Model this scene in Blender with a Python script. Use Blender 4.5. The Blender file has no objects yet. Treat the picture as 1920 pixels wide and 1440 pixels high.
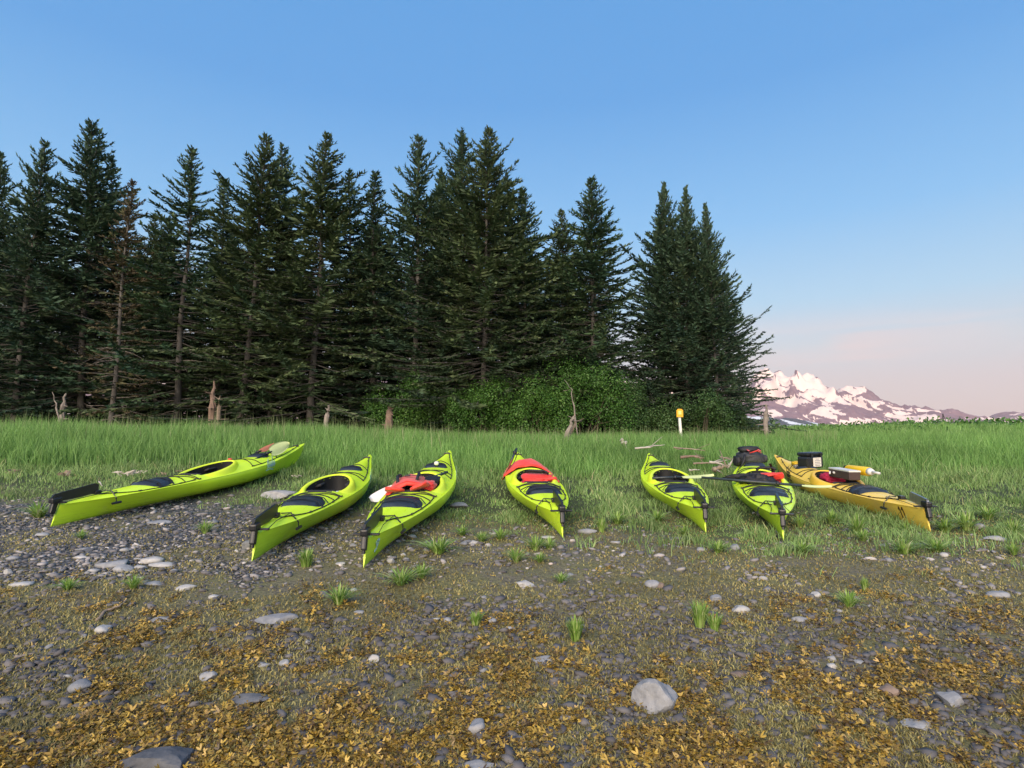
import bpy, bmesh, math, random
import numpy as np
from mathutils import Vector, Matrix, noise as mnoise

R = random.Random(7)
NR = np.random.default_rng(11)
sc = bpy.context.scene
COL = sc.collection
rad = math.radians

# ------------------------------------------------------------------ camera, sky, sun, exposure
F = 1100.0                    # focal length in pixels of the 1920 px wide photograph
EYE = 1.25
PITCH = math.atan(88 / F)
cam_d = bpy.data.cameras.new('camera')
cam = bpy.data.objects.new('camera', cam_d)
COL.objects.link(cam)
cam_d.sensor_width = 36
cam_d.lens = 36 * F / 1920
cam_d.clip_start = 0.05
cam_d.clip_end = 40000
cam.location = (0, 0, EYE)
cam.rotation_euler = (math.pi / 2 + PITCH, 0, 0)
sc.camera = cam

SUN_EL, SUN_AZ = rad(30), rad(196)      # azimuth clockwise from +Y: behind the camera, to the left
world = bpy.data.worlds.new('World')
sc.world = world
world.use_nodes = True
wt = world.node_tree
wt.nodes.clear()


def N(t, kind, **kw):
    n = t.nodes.new(kind)
    for k, v in kw.items():
        setattr(n, k, v)
    return n


def L(t, a, b):
    t.links.new(a, b)


def ramp(t, fac, stops, interp='LINEAR'):
    r = N(t, 'ShaderNodeValToRGB')
    r.color_ramp.interpolation = interp
    el = r.color_ramp.elements
    while len(el) < len(stops):
        el.new(0.5)
    for e, (p, c) in zip(el, stops):
        e.position = p
        e.color = (*c, 1) if len(c) == 3 else c
    if fac is not None:
        L(t, fac, r.inputs[0])
    return r


def mixc(t, fac, a, b, mode='MIX'):
    m = N(t, 'ShaderNodeMix', data_type='RGBA', blend_type=mode)
    for s, v in ((0, fac), (6, a), (7, b)):
        if hasattr(v, 'links'):
            L(t, v, m.inputs[s])
        elif s == 0:
            m.inputs[0].default_value = v
        else:
            m.inputs[s].default_value = (*v, 1) if len(v) == 3 else v
    return m.outputs[2]


def mth(t, op, a, b=None, clamp=False):
    m = N(t, 'ShaderNodeMath', operation=op, use_clamp=clamp)
    for i, v in enumerate((a, b)):
        if v is None:
            continue
        if hasattr(v, 'links'):
            L(t, v, m.inputs[i])
        else:
            m.inputs[i].default_value = v
    return m.outputs[0]


sky = N(wt, 'ShaderNodeTexSky', sky_type='NISHITA')
sky.sun_disc = False
sky.sun_elevation = SUN_EL
sky.sun_rotation = SUN_AZ
sky.air_density = 1.0
sky.dust_density = 1.0
sky.ozone_density = 2.0
skys = N(wt, 'ShaderNodeVectorMath', operation='SCALE')
L(wt, sky.outputs[0], skys.inputs[0])
skys.inputs[3].default_value = 0.12
tc = N(wt, 'ShaderNodeTexCoord')
sep = N(wt, 'ShaderNodeSeparateXYZ')
L(wt, tc.outputs['Generated'], sep.inputs[0])
# twilight gradient by height above the horizon, the same all round
grad = ramp(wt, sep.outputs[2], [
    (0.0, (0.66, 0.49, 0.46)), (0.07, (0.61, 0.51, 0.50)), (0.13, (0.52, 0.56, 0.59)),
    (0.20, (0.34, 0.55, 0.71)), (0.32, (0.18, 0.44, 0.74)), (0.50, (0.085, 0.31, 0.66)), (1.0, (0.06, 0.26, 0.60))])
base = mixc(wt, 0.85, skys.outputs[0], grad.outputs[0])
# thin pink evening cloud streaks, low over the horizon
mp = N(wt, 'ShaderNodeMapping')
L(wt, tc.outputs['Generated'], mp.inputs[0])
mp.inputs['Location'].default_value = (0.4, 1.9, 0.35)
mp.inputs['Scale'].default_value = (2.0, 2.0, 15)
cn = N(wt, 'ShaderNodeTexNoise')
L(wt, mp.outputs[0], cn.inputs[0])
cn.inputs['Scale'].default_value = 1.6
cn.inputs['Detail'].default_value = 5
cr = ramp(wt, cn.outputs[0], [(0.46, (0, 0, 0)), (0.60, (1, 1, 1))], 'EASE')
band = ramp(wt, sep.outputs[2], [(0.05, (0, 0, 0)), (0.09, (1, 1, 1)), (0.14, (1, 1, 1)), (0.19, (0, 0, 0))], 'EASE')
cl = mth(wt, 'MULTIPLY', cr.outputs[0], band.outputs[0])
cl = mth(wt, 'MULTIPLY', cl, 0.22)
base = mixc(wt, cl, base, (0.80, 0.60, 0.56))
# one broad soft bank of pink cloud over the mountains
ug = mth(wt, 'DIVIDE', sep.outputs[0], mth(wt, 'MAXIMUM', sep.outputs[1], 0.05))
wv = mth(wt, 'ADD', sep.outputs[2], mth(wt, 'MULTIPLY', mth(wt, 'SUBTRACT', cn.outputs[0], 0.5), 0.035))
bu = ramp(wt, mth(wt, 'MULTIPLY', ug, 0.5), [(0.26, (0, 0, 0)), (0.30, (1, 1, 1)), (0.38, (0.55,) * 3), (0.46, (0, 0, 0))], 'EASE')
bv = ramp(wt, wv, [(0.098, (0, 0, 0)), (0.112, (.6,) * 3), (0.128, (1, 1, 1)), (0.140, (0.9,) * 3), (0.147, (0, 0, 0))], 'EASE')
bank = mth(wt, 'MULTIPLY', mth(wt, 'MULTIPLY', bu.outputs[0], bv.outputs[0]), 0.38)
base = mixc(wt, bank, base, (0.78, 0.56, 0.52))
bg = N(wt, 'ShaderNodeBackground')
bg.inputs[1].default_value = 1.0
L(wt, base, bg.inputs[0])
wo = N(wt, 'ShaderNodeOutputWorld')
L(wt, bg.outputs[0], wo.inputs[0])

sun_d = bpy.data.lights.new('sun', 'SUN')
sun_d.energy = 4.8
sun_d.angle = rad(60)
sun_d.color = (1.0, 0.80, 0.60)
sun = bpy.data.objects.new('sun', sun_d)
COL.objects.link(sun)
sdir = Vector((math.sin(SUN_AZ) * math.cos(SUN_EL), math.cos(SUN_AZ) * math.cos(SUN_EL), math.sin(SUN_EL)))
sun.rotation_euler = sdir.to_track_quat('Z', 'Y').to_euler()

sc.view_settings.view_transform = 'Standard'
sc.view_settings.look = 'None'
sc.view_settings.exposure = 0.40
sc.view_settings.gamma = 1
sc.view_settings.use_curve_mapping = False
sc.render.engine = 'CYCLES'
sc.cycles.max_bounces = 6
sc.cycles.diffuse_bounces = 3
sc.cycles.glossy_bounces = 2
sc.cycles.transmission_bounces = 2
sc.cycles.transparent_max_bounces = 4
sc.cycles.volume_bounces = 0
sc.cycles.use_denoising = True

# evening air: one closed box round everything, pale even haze
def build_haze():
    m = bpy.data.materials.new('haze_air')
    m.use_nodes = True
    t = m.node_tree
    t.nodes.clear()
    v = N(t, 'ShaderNodeVolumePrincipled')
    v.inputs['Color'].default_value = (0.97, 0.84, 0.84, 1)
    v.inputs['Density'].default_value = HAZE
    v.inputs['Anisotropy'].default_value = 0.0
    o = N(t, 'ShaderNodeOutputMaterial')
    L(t, v.outputs[0], o.inputs['Volume'])
    me = bpy.data.meshes.new('haze')
    x0, x1, y0, y1, z0, z1 = -16000, 17000, -3500, 13500, -60, 1400
    me.from_pydata([(x, y, z) for x in (x0, x1) for y in (y0, y1) for z in (z0, z1)], [],
                   [(0, 1, 3, 2), (4, 6, 7, 5), (0, 4, 5, 1), (2, 3, 7, 6), (0, 2, 6, 4), (1, 5, 7, 3)])
    me.materials.append(m)
    h = bpy.data.objects.new('haze', me)
    COL.objects.link(h)
    h['kind'] = 'stuff'
    h['label'] = 'thin evening haze between the shore and the mountains'


HAZE = 4.0e-5
build_haze()

# ------------------------------------------------------------------ helpers
_c, _s = math.cos(PITCH), math.sin(PITCH)


def ray(px, py):
    """direction through a pixel of the photograph, scaled so that its y is 1"""
    x, y = (px - 960) / F, (720 - py) / F
    d = Vector((x, _c - y * _s, _s + y * _c))
    return d / d.y


def at(px, py, Y):
    d = ray(px, py)
    return Vector((d.x * Y, Y, EYE + d.z * Y))


def _h(ix, iy, seed):
    n = (ix.astype(np.int64) * 374761393 + iy.astype(np.int64) * 668265263 + seed * 974634777) & 0xffffffff
    n = ((n ^ (n >> 13)) * 1274126177) & 0xffffffff
    return ((n ^ (n >> 16)) & 0xffffff) / float(0xffffff)


def vn(x, y, seed=0):
    x = np.asarray(x, float); y = np.asarray(y, float)
    ix, iy = np.floor(x), np.floor(y)
    fx, fy = x - ix, y - iy
    fx = fx * fx * (3 - 2 * fx); fy = fy * fy * (3 - 2 * fy)
    a, b = _h(ix, iy, seed), _h(ix + 1, iy, seed)
    c, d = _h(ix, iy + 1, seed), _h(ix + 1, iy + 1, seed)
    return (a + (b - a) * fx) + ((c + (d - c) * fx) - (a + (b - a) * fx)) * fy


def fbm(x, y, seed=0, octv=4, gain=0.5):
    s, a, tot = 0, 1.0, 0
    for k in range(octv):
        s = s + a * vn(np.asarray(x) * 2 ** k, np.asarray(y) * 2 ** k, seed + k * 17)
        tot += a
        a *= gain
    return s / tot


def sst(e0, e1, x):
    t = np.clip((np.asarray(x, float) - e0) / (e1 - e0), 0, 1)
    return t * t * (3 - 2 * t)


def ground_z(x, y):
    x = np.asarray(x, float); y = np.asarray(y, float)
    yy = np.clip(y, -30, 400)
    z = np.where(yy < 12, 0.05 * yy, 0.60 + 0.06 * (1 - np.exp(-(np.maximum(yy, 12) - 12) * 0.5)))
    near = 1 - sst(14, 30, np.abs(y)) * 0.7
    z = z + near * (0.05 * (fbm(x * 0.55, y * 0.55, 3, 3) - 0.5) + 0.035 * (fbm(x * 2.6, y * 2.6, 5, 3) - 0.5))
    z = z + 0.10 * sst(-2.2, -4.5, x) * sst(7, 10, y)
    # the vegetated rise at the far right
    z = z + 0.55 * sst(17, 26, x) * sst(26, 36, y) * (1 - sst(60, 120, y))
    z = z - 4.0 * sst(150, 700, y)
    return z


def gz(x, y):
    return float(ground_z(x, y))


def gp(px, py):
    """point of the ground seen at a pixel of the photograph"""
    d = ray(px, py)
    y = 3.0
    for _ in range(60):
        yn = (EYE - gz(d.x * y, y)) / -d.z
        if abs(yn - y) < 1e-4:
            break
        y = 0.5 * y + 0.5 * yn
    return Vector((d.x * y, y, gz(d.x * y, y)))


def tag(o, label=None, cat=None, group=None, kind=None):
    if label: o['label'] = label
    if cat: o['category'] = cat
    if group: o['group'] = group
    if kind: o['kind'] = kind
    return o


def mesh_np(name, v, f, mats=(), attrs=None, smooth=False, midx=None):
    v = np.asarray(v, np.float32)
    me = bpy.data.meshes.new(name)
    groups = f if isinstance(f, (list, tuple)) else [f]
    groups = [np.asarray(g, np.int32) for g in groups if len(g)]
    me.vertices.add(len(v))
    me.vertices.foreach_set('co', v.ravel())
    nl = sum(g.size for g in groups)
    npoly = sum(len(g) for g in groups)
    me.loops.add(nl)
    me.loops.foreach_set('vertex_index', np.concatenate([g.ravel() for g in groups]))
    me.polygons.add(npoly)
    ls, off = [], 0
    for g in groups:
        ls.append(off + np.arange(len(g)) * g.shape[1])
        off += g.size
    me.polygons.foreach_set('loop_start', np.concatenate(ls).astype(np.int32))
    if midx is not None:
        me.polygons.foreach_set('material_index', np.asarray(midx, np.int32))
    if smooth:
        me.polygons.foreach_set('use_smooth', np.ones(npoly, bool))
    for m in mats:
        me.materials.append(m)
    for k, a in (attrs or {}).items():
        at_ = me.attributes.new(k, 'FLOAT', 'POINT')
        at_.data.foreach_set('value', np.asarray(a, np.float32))
    me.update()
    me.validate()
    return me


def link(name, me, parent=None, loc=None):
    o = bpy.data.objects.new(name, me)
    COL.objects.link(o)
    if parent is not None:
        o.parent = parent
    if loc is not None:
        o.location = loc
    return o


def empty(name, loc=(0, 0, 0), rz=0):
    o = bpy.data.objects.new(name, None)
    o.empty_display_size = 0.2
    COL.objects.link(o)
    o.location = loc
    o.rotation_euler = (0, 0, rz)
    return o


class MB:
    """collects plain shapes for one mesh"""
    def __init__(s):
        s.v, s.f = [], []

    def add(s, v, f):
        o = len(s.v)
        s.v += [tuple(p) for p in v]
        s.f += [tuple(i + o for i in q) for q in f]

    def tube(s, pts, r, n=6, cap=True):
        pts = [Vector(p) for p in pts]
        rs = r if isinstance(r, (list, tuple)) else [r] * len(pts)
        vs, fs = [], []
        up = Vector((0.13, 0.2, 1)).normalized()
        for i, p in enumerate(pts):
            d = (pts[min(i + 1, len(pts) - 1)] - pts[max(i - 1, 0)])
            d = d.normalized() if d.length > 1e-9 else Vector((1, 0, 0))
            a = d.cross(up)
            if a.length < 0.05:
                a = d.cross(Vector((1, 0, 0)))
            a.normalize()
            b = a.cross(d)
            for k in range(n):
                t = 2 * math.pi * k / n
                vs.append(p + (a * math.cos(t) + b * math.sin(t)) * rs[i])
        for i in range(len(pts) - 1):
            for k in range(n):
                fs.append((i * n + k, i * n + (k + 1) % n, (i + 1) * n + (k + 1) % n, (i + 1) * n + k))
        if cap:
            fs.append(tuple(range(n - 1, -1, -1)))
            fs.append(tuple((len(pts) - 1) * n + k for k in range(n)))
        s.add(vs, fs)

    def box(s, c, d, rot=None, bev=0.0):
        x, y, z = d[0] / 2, d[1] / 2, d[2] / 2
        b = min(bev, x * .9, y * .9, z * .9)
        vs, fs = [], []
        if b <= 0:
            vs = [Vector((i, j, k)) for i in (-x, x) for j in (-y, y) for k in (-z, z)]
            fs = [(0, 1, 3, 2), (4, 6, 7, 5), (0, 4, 5, 1), (2, 3, 7, 6), (0, 2, 6, 4), (1, 5, 7, 3)]
        else:
            # chamfered box through bmesh
            bm = bmesh.new()
            bmesh.ops.create_cube(bm, size=1)
            bmesh.ops.scale(bm, vec=d, verts=bm.verts)
            bmesh.ops.bevel(bm, geom=bm.edges[:], offset=b, segments=2, affect='EDGES', profile=0.6)
            bm.verts.ensure_lookup_table()
            vs = [v.co.copy() for v in bm.verts]
            fs = [tuple(v.index for v in f.verts) for f in bm.faces]
            bm.free()
        M = rot if rot is not None else Matrix.Identity(3)
        s.add([M @ p + Vector(c) for p in vs], fs)

    def mesh(s, name, m, smooth=False):
        me = bpy.data.meshes.new(name)
        me.from_pydata(s.v, [], s.f)
        me.materials.append(m)
        if smooth:
            me.polygons.foreach_set('use_smooth', np.ones(len(me.polygons), bool))
        me.update()
        return me

    def obj(s, name, m, parent=None, smooth=False, loc=None):
        return link(name, s.mesh(name, m, smooth), parent, loc)


def grid_faces(nu, nv, wrap=False):
    i, j = np.meshgrid(np.arange(nu - 1), np.arange(nv if wrap else nv - 1), indexing='ij')
    j2 = (j + 1) % nv
    return np.stack([i * nv + j, (i + 1) * nv + j, (i + 1) * nv + j2, i * nv + j2], -1).reshape(-1, 4)


def blob(name, size, m, parent=None, n=2.6, rough=0.1, freq=3.0, seed=0, res=(20, 28), bend=0.0, loc=(0, 0, 0), rot=(0, 0, 0)):
    """a soft rounded box with folds: bags, life jackets, cloth bundles"""
    u = np.linspace(-math.pi / 2, math.pi / 2, res[0])[:, None]
    w = np.linspace(-math.pi, math.pi, res[1], endpoint=False)[None, :]
    sp = lambda a, e: np.sign(a) * np.abs(a) ** e
    e = 2 / n
    x = sp(np.cos(u), e) * sp(np.cos(w), e)
    y = sp(np.cos(u), e) * sp(np.sin(w), e)
    z = sp(np.sin(u), e) * np.ones_like(w)
    P = np.stack([x, y, z], -1).reshape(-1, 3)
    out = []
    for p in P:
        q = Vector(p)
        d = mnoise.noise(q * freq + Vector((seed, 0, 0))) + 0.5 * mnoise.noise(q * freq * 2.3 + Vector((0, seed, 0)))
        q = q * (1 + rough * d)
        q = Vector((q.x * size[0] / 2, q.y * size[1] / 2, q.z * size[2] / 2))
        q.z -= bend * (q.y / (size[1] / 2)) ** 2
        out.append(q)
    me = mesh_np(name, np.array(out), grid_faces(res[0], res[1], True), [m], smooth=True)
    o = link(name, me, parent, loc)
    o.rotation_euler = rot
    return o
# ------------------------------------------------------------------ materials
MATS = {}


def newmat(name):
    m = bpy.data.materials.new(name)
    m.use_nodes = True
    t = m.node_tree
    b = t.nodes['Principled BSDF']
    MATS[name] = m
    return m, t, b


def pmat(name, c, rough=0.6, var=0.15, scale=8.0, bump=0.0, bscale=60.0, metal=0.0, spec=0.5, c2=None, c2amt=(0.55, 0.7), c2scale=5.0, sheen=0.0):
    m, t, b = newmat(name)
    tcn = N(t, 'ShaderNodeTexCoord')
    n1 = N(t, 'ShaderNodeTexNoise')
    L(t, tcn.outputs['Object'], n1.inputs[0])
    n1.inputs['Scale'].default_value = scale
    n1.inputs['Detail'].default_value = 5
    lo = tuple(x * (1 - var) for x in c)
    hi = tuple(min(1, x * (1 + var)) for x in c)
    col = ramp(t, n1.outputs[0], [(0.3, lo), (0.7, hi)]).outputs[0]
    if c2:
        n2 = N(t, 'ShaderNodeTexNoise')
        L(t, tcn.outputs['Object'], n2.inputs[0])
        n2.inputs['Scale'].default_value = c2scale
        n2.inputs['Detail'].default_value = 8
        n2.inputs['Roughness'].default_value = 0.65
        k = ramp(t, n2.outputs[0], [(c2amt[0], (0, 0, 0)), (c2amt[1], (1, 1, 1))]).outputs[0]
        col = mixc(t, k, col, c2)
    L(t, col, b.inputs['Base Color'])
    b.inputs['Roughness'].default_value = rough
    b.inputs['Metallic'].default_value = metal
    b.inputs['Specular IOR Level'].default_value = spec
    if sheen:
        b.inputs['Sheen Weight'].default_value = sheen
    if bump:
        n3 = N(t, 'ShaderNodeTexNoise')
        L(t, tcn.outputs['Object'], n3.inputs[0])
        n3.inputs['Scale'].default_value = bscale
        n3.inputs['Detail'].default_value = 4
        bp = N(t, 'ShaderNodeBump')
        bp.inputs['Strength'].default_value = min(1, bump)
        bp.inputs['Distance'].default_value = 0.01 * max(1, bump)
        L(t, n3.outputs[0], bp.inputs['Height'])
        L(t, bp.outputs[0], b.inputs['Normal'])
    return m


def leafmat(name, stops, rough=0.55, trans=0.0, spec=0.3, attr='rnd', nscale=0.0, namp=0.25):
    """colour picked per blade / leaf by an attribute; optional large patches by noise"""
    m, t, b = newmat(name)
    a = N(t, 'ShaderNodeAttribute', attribute_name=attr)
    col = ramp(t, a.outputs['Fac'], stops).outputs[0]
    if nscale:
        g = N(t, 'ShaderNodeNewGeometry')
        n1 = N(t, 'ShaderNodeTexNoise')
        L(t, g.outputs['Position'], n1.inputs[0])
        n1.inputs['Scale'].default_value = nscale
        n1.inputs['Detail'].default_value = 3
        k = ramp(t, n1.outputs[0], [(0.35, (1 - namp,) * 3), (0.65, (1 + namp * .4,) * 3)]).outputs[0]
        col = mixc(t, 1.0, col, k, 'MULTIPLY')
    L(t, col, b.inputs['Base Color'])
    b.inputs['Roughness'].default_value = rough
    b.inputs['Specular IOR Level'].default_value = spec
    if trans:
        out = t.nodes['Material Output']
        tr = N(t, 'ShaderNodeBsdfTranslucent')
        L(t, col, tr.inputs[0])
        mx = N(t, 'ShaderNodeMixShader')
        mx.inputs[0].default_value = trans
        L(t, b.outputs[0], mx.inputs[1])
        L(t, tr.outputs[0], mx.inputs[2])
        L(t, mx.outputs[0], out.inputs[0])
    return m


M_LIME = pmat('lime_plastic', (0.64, 0.90, 0.028), 0.30, 0.05, 2.5, bump=0.08, bscale=35, c2=(0.62, 0.78, 0.12), c2amt=(0.60, 0.85), c2scale=3.5)
M_RIM = pmat('lime_rim_plastic', (0.72, 0.89, 0.03), 0.4, 0.05, 4)
M_YEL = pmat('aged_yellow_plastic', (0.92, 0.64, 0.09), 0.42, 0.08, 3, bump=0.1, bscale=30, c2=(0.86, 0.60, 0.16), c2amt=(0.48, 0.80), c2scale=2.5)
M_YRIM = pmat('yellow_rim_plastic', (0.80, 0.50, 0.04), 0.45, 0.05, 4)
M_BLK = pmat('black_plastic', (0.014, 0.015, 0.018), 0.35, 0.2, 12)
M_RUB = pmat('hatch_rubber', (0.022, 0.028, 0.040), 0.38, 0.25, 9, bump=0.15, bscale=40, c2=(0.05, 0.06, 0.075), c2amt=(0.5, 0.8))
M_CORD = pmat('deck_cord', (0.016, 0.02, 0.016), 0.8, 0.2, 30)
M_COCKPIT_SHADE = pmat('cockpit_shade_black', (0.012, 0.013, 0.014), 0.7, 0.2, 12)  # shade of the cockpit put into the colour; the hull plastic is bright
M_SEAT = pmat('seat_foam', (0.02, 0.02, 0.022), 0.8, 0.3, 14, bump=0.4)
M_WEB = pmat('nylon_webbing', (0.018, 0.018, 0.02), 0.7, 0.2, 40, bump=0.2, bscale=200)
M_RED = pmat('red_nylon', (0.62, 0.030, 0.022), 0.55, 0.15, 9, bump=0.5, bscale=28, sheen=0.2)
M_ORG = pmat('orange_red_nylon', (0.70, 0.036, 0.022), 0.55, 0.12, 9, bump=0.5, bscale=22, sheen=0.2)
M_PINK = pmat('crimson_cloth', (0.50, 0.02, 0.07), 0.7, 0.2, 12, bump=0.5)
M_NEO = pmat('black_neoprene', (0.012, 0.012, 0.016), 0.65, 0.3, 12, bump=0.6, bscale=18)
M_DGRY = pmat('dark_grey_cloth', (0.035, 0.038, 0.045), 0.7, 0.3, 12, bump=0.6, bscale=25)
M_WBLADE = pmat('white_blade', (0.72, 0.76, 0.76), 0.35, 0.04, 6)
M_PBLADE = pmat('pale_yellow_blade', (0.66, 0.72, 0.30), 0.4, 0.05, 6)
M_OBLADE = pmat('orange_blade', (0.50, 0.17, 0.08), 0.4, 0.1, 6)
M_SHAFT = pmat('carbon_shaft', (0.03, 0.04, 0.045), 0.4, 0.2, 20)
M_BRNBOX = pmat('brown_cloth_case', (0.055, 0.035, 0.032), 0.75, 0.2, 12, bump=0.3)
M_PUMP = pmat('yellow_pump_plastic', (0.85, 0.55, 0.02), 0.4, 0.05, 8)
M_WHT = pmat('white_plastic', (0.62, 0.62, 0.60), 0.5, 0.08, 8)
M_STEEL = pmat('weathered_steel', (0.32, 0.33, 0.34), 0.4, 0.2, 15, metal=0.8)
M_DECAL = pmat('pale_decal', (0.42, 0.62, 0.55), 0.5, 0.05, 8)
M_INK = pmat('dark_ink', (0.05, 0.02, 0.01), 0.6, 0.1, 8)
M_LABEL = pmat('label_paper', (0.70, 0.66, 0.60), 0.7, 0.04, 8)
M_LABTXT = pmat('label_print', (0.22, 0.22, 0.24), 0.7, 0.04, 8)
M_DRIFT = pmat('driftwood', (0.23, 0.18, 0.135), 0.85, 0.3, 6, bump=0.6, bscale=30, c2=(0.48, 0.42, 0.34), c2scale=4)
M_DRIFTW = pmat('bleached_driftwood', (0.42, 0.39, 0.34), 0.85, 0.15, 6, bump=0.5, bscale=30)
M_SNAGR = pmat('reddish_snag_wood', (0.19, 0.13, 0.10), 0.9, 0.3, 5, bump=0.7, bscale=20, c2=(0.40, 0.30, 0.22), c2scale=3)
M_SNAGG = pmat('grey_snag_wood', (0.22, 0.19, 0.165), 0.9, 0.3, 5, bump=0.7, bscale=20, c2=(0.40, 0.36, 0.31), c2scale=3)
M_BARK = pmat('spruce_bark', (0.085, 0.078, 0.072), 0.9, 0.35, 2.5, bump=0.8, bscale=14, c2=(0.19, 0.185, 0.17), c2scale=3.0)
M_STEM = pmat('shrub_stem', (0.07, 0.06, 0.04), 0.9, 0.3, 5)
M_POST = pmat('white_post', (0.74, 0.74, 0.70), 0.6, 0.06, 6)
M_SIGN = pmat('orange_sign', (0.88, 0.42, 0.02), 0.5, 0.06, 6)
M_SIGN2 = pmat('pale_sign_emblem', (0.90, 0.66, 0.20), 0.5, 0.06, 6)
M_POLE = pmat('dark_pole', (0.05, 0.045, 0.05), 0.8, 0.1, 6)


def wear(m, dark, amt=0.35):
    """scuffs and mud along the lower hull, fine drag scratches"""
    t = m.node_tree
    b = t.nodes['Principled BSDF']
    src = b.inputs['Base Color'].links[0].from_socket
    tcn = N(t, 'ShaderNodeTexCoord')
    mp_ = N(t, 'ShaderNodeMapping')
    L(t, tcn.outputs['Object'], mp_.inputs[0])
    mp_.inputs['Scale'].default_value = (2.2, 14, 26)
    n = N(t, 'ShaderNodeTexNoise')
    L(t, mp_.outputs[0], n.inputs[0])
    n.inputs['Scale'].default_value = 1.6
    n.inputs['Detail'].default_value = 9
    n.inputs['Roughness'].default_value = 0.75
    sp = N(t, 'ShaderNodeSeparateXYZ')
    L(t, tcn.outputs['Object'], sp.inputs[0])
    lo = N(t, 'ShaderNodeMapRange')
    L(t, sp.outputs[2], lo.inputs[0])
    lo.inputs[1].default_value, lo.inputs[2].default_value = 0.0, 0.16
    lo.inputs[3].default_value, lo.inputs[4].default_value = 0.16, -0.05
    k = mth(t, 'ADD', n.outputs[0], lo.outputs[0])
    k = ramp(t, k, [(0.56, (0, 0, 0)), (0.72, (1, 1, 1))]).outputs[0]
    k = mth(t, 'MULTIPLY', k, amt)
    L(t, mixc(t, k, src, dark), b.inputs['Base Color'])
    rr_ = ramp(t, n.outputs[0], [(0.35, (0.24,) * 3), (0.65, (0.5,) * 3)]).outputs[0]
    L(t, rr_, b.inputs['Roughness'])


wear(M_LIME, (0.22, 0.26, 0.06))
wear(M_YEL, (0.50, 0.28, 0.05), .4)


def stone_mat(name, c1, c2, speck=0.5, moss=None):
    m, t, b = newmat(name)
    tcn = N(t, 'ShaderNodeTexCoord')
    oi = N(t, 'ShaderNodeObjectInfo')
    n1 = N(t, 'ShaderNodeTexNoise')
    L(t, tcn.outputs['Object'], n1.inputs[0])
    n1.inputs['Scale'].default_value = 14
    n1.inputs['Detail'].default_value = 7
    n1.inputs['Roughness'].default_value = 0.7
    col = ramp(t, n1.outputs[0], [(0.3, c1), (0.7, c2)]).outputs[0]
    k = ramp(t, oi.outputs['Random'], [(0, (0.62, 0.64, 0.68)), (0.5, (0.92, 0.92, 0.93)), (1, (1.15, 1.12, 1.08))]).outputs[0]
    col = mixc(t, 1.0, col, k, 'MULTIPLY')
    L(t, col, b.inputs['Base Color'])
    b.inputs['Roughness'].default_value = 0.75
    bp = N(t, 'ShaderNodeBump')
    bp.inputs['Strength'].default_value = 0.5
    bp.inputs['Distance'].default_value = 0.01
    n2 = N(t, 'ShaderNodeTexNoise')
    L(t, tcn.outputs['Object'], n2.inputs[0])
    n2.inputs['Scale'].default_value = 35
    L(t, n2.outputs[0], bp.inputs['Height'])
    L(t, bp.outputs[0], b.inputs['Normal'])
    return m


M_STONE = stone_mat('grey_stone', (0.17, 0.18, 0.195), (0.34, 0.345, 0.35))
M_STONEL = stone_mat('pale_stone', (0.24, 0.245, 0.25), (0.44, 0.44, 0.43))
M_STONED = stone_mat('dark_stone', (0.07, 0.075, 0.085), (0.17, 0.175, 0.185))
M_STONEB = stone_mat('brown_stone', (0.12, 0.09, 0.075), (0.22, 0.17, 0.14))

M_TALL = leafmat('tall_grass_blade', [(0, (0.084, 0.183, 0.046)), (0.45, (0.150, 0.309, 0.072)), (0.8, (0.243, 0.427, 0.124)), (0.97, (0.354, 0.503, 0.203)), (1, (0.398, 0.427, 0.290))], 0.5, 0.25, nscale=0.55, namp=0.3)
M_SHORT = leafmat('short_grass_blade', [(0, (0.084, 0.143, 0.047)), (0.4, (0.166, 0.286, 0.081)), (0.75, (0.263, 0.405, 0.142)), (0.92, (0.387, 0.450, 0.215)), (1, (0.497, 0.450, 0.241))], 0.6, 0.2, nscale=1.4, namp=0.35)
M_TUFT = leafmat('tuft_blade', [(0, (0.124, 0.236, 0.037)), (0.5, (0.236, 0.385, 0.075)), (0.85, (0.360, 0.497, 0.149)), (1, (0.522, 0.522, 0.298))], 0.5, 0.25)
M_STALK = leafmat('seed_stalk', [(0, (0.115, 0.168, 0.065)), (1, (0.230, 0.264, 0.137))], 0.7)
M_ALGA = leafmat('algae_mat', [(0, (0.095, 0.084, 0.034)), (0.5, (0.218, 0.197, 0.076)), (0.8, (0.305, 0.283, 0.109)), (1, (0.435, 0.305, 0.109))], 0.7, nscale=1.2, namp=0.4)
M_FUCUS = leafmat('rockweed_frond', [(0, (0.028, 0.019, 0.011)), (0.32, (0.095, 0.058, 0.021)), (0.52, (0.26, 0.165, 0.030)), (0.80, (0.53, 0.36, 0.058)), (1, (0.68, 0.44, 0.18))], 0.36, 0.12, spec=0.5)
M_PEB = leafmat('gravel_pebble', [(0, (0.060, 0.058, 0.063)), (0.5, (0.174, 0.166, 0.167)), (0.8, (0.364, 0.343, 0.335)), (0.95, (0.591, 0.558, 0.529)), (1, (0.279, 0.164, 0.110))], 0.7)
M_SPRUCE = leafmat('spruce_needles', [(0, (0.022, 0.045, 0.028)), (0.4, (0.040, 0.081, 0.042)), (0.75, (0.076, 0.129, 0.055)), (1, (0.139, 0.175, 0.076))], 0.6, 0.1, spec=0.25)
M_SPRUCEB = leafmat('blue_spruce_needles', [(0, (0.024, 0.049, 0.032)), (0.4, (0.044, 0.085, 0.049)), (0.75, (0.073, 0.122, 0.065)), (1, (0.122, 0.164, 0.078))], 0.6, 0.1, spec=0.25)
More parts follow.
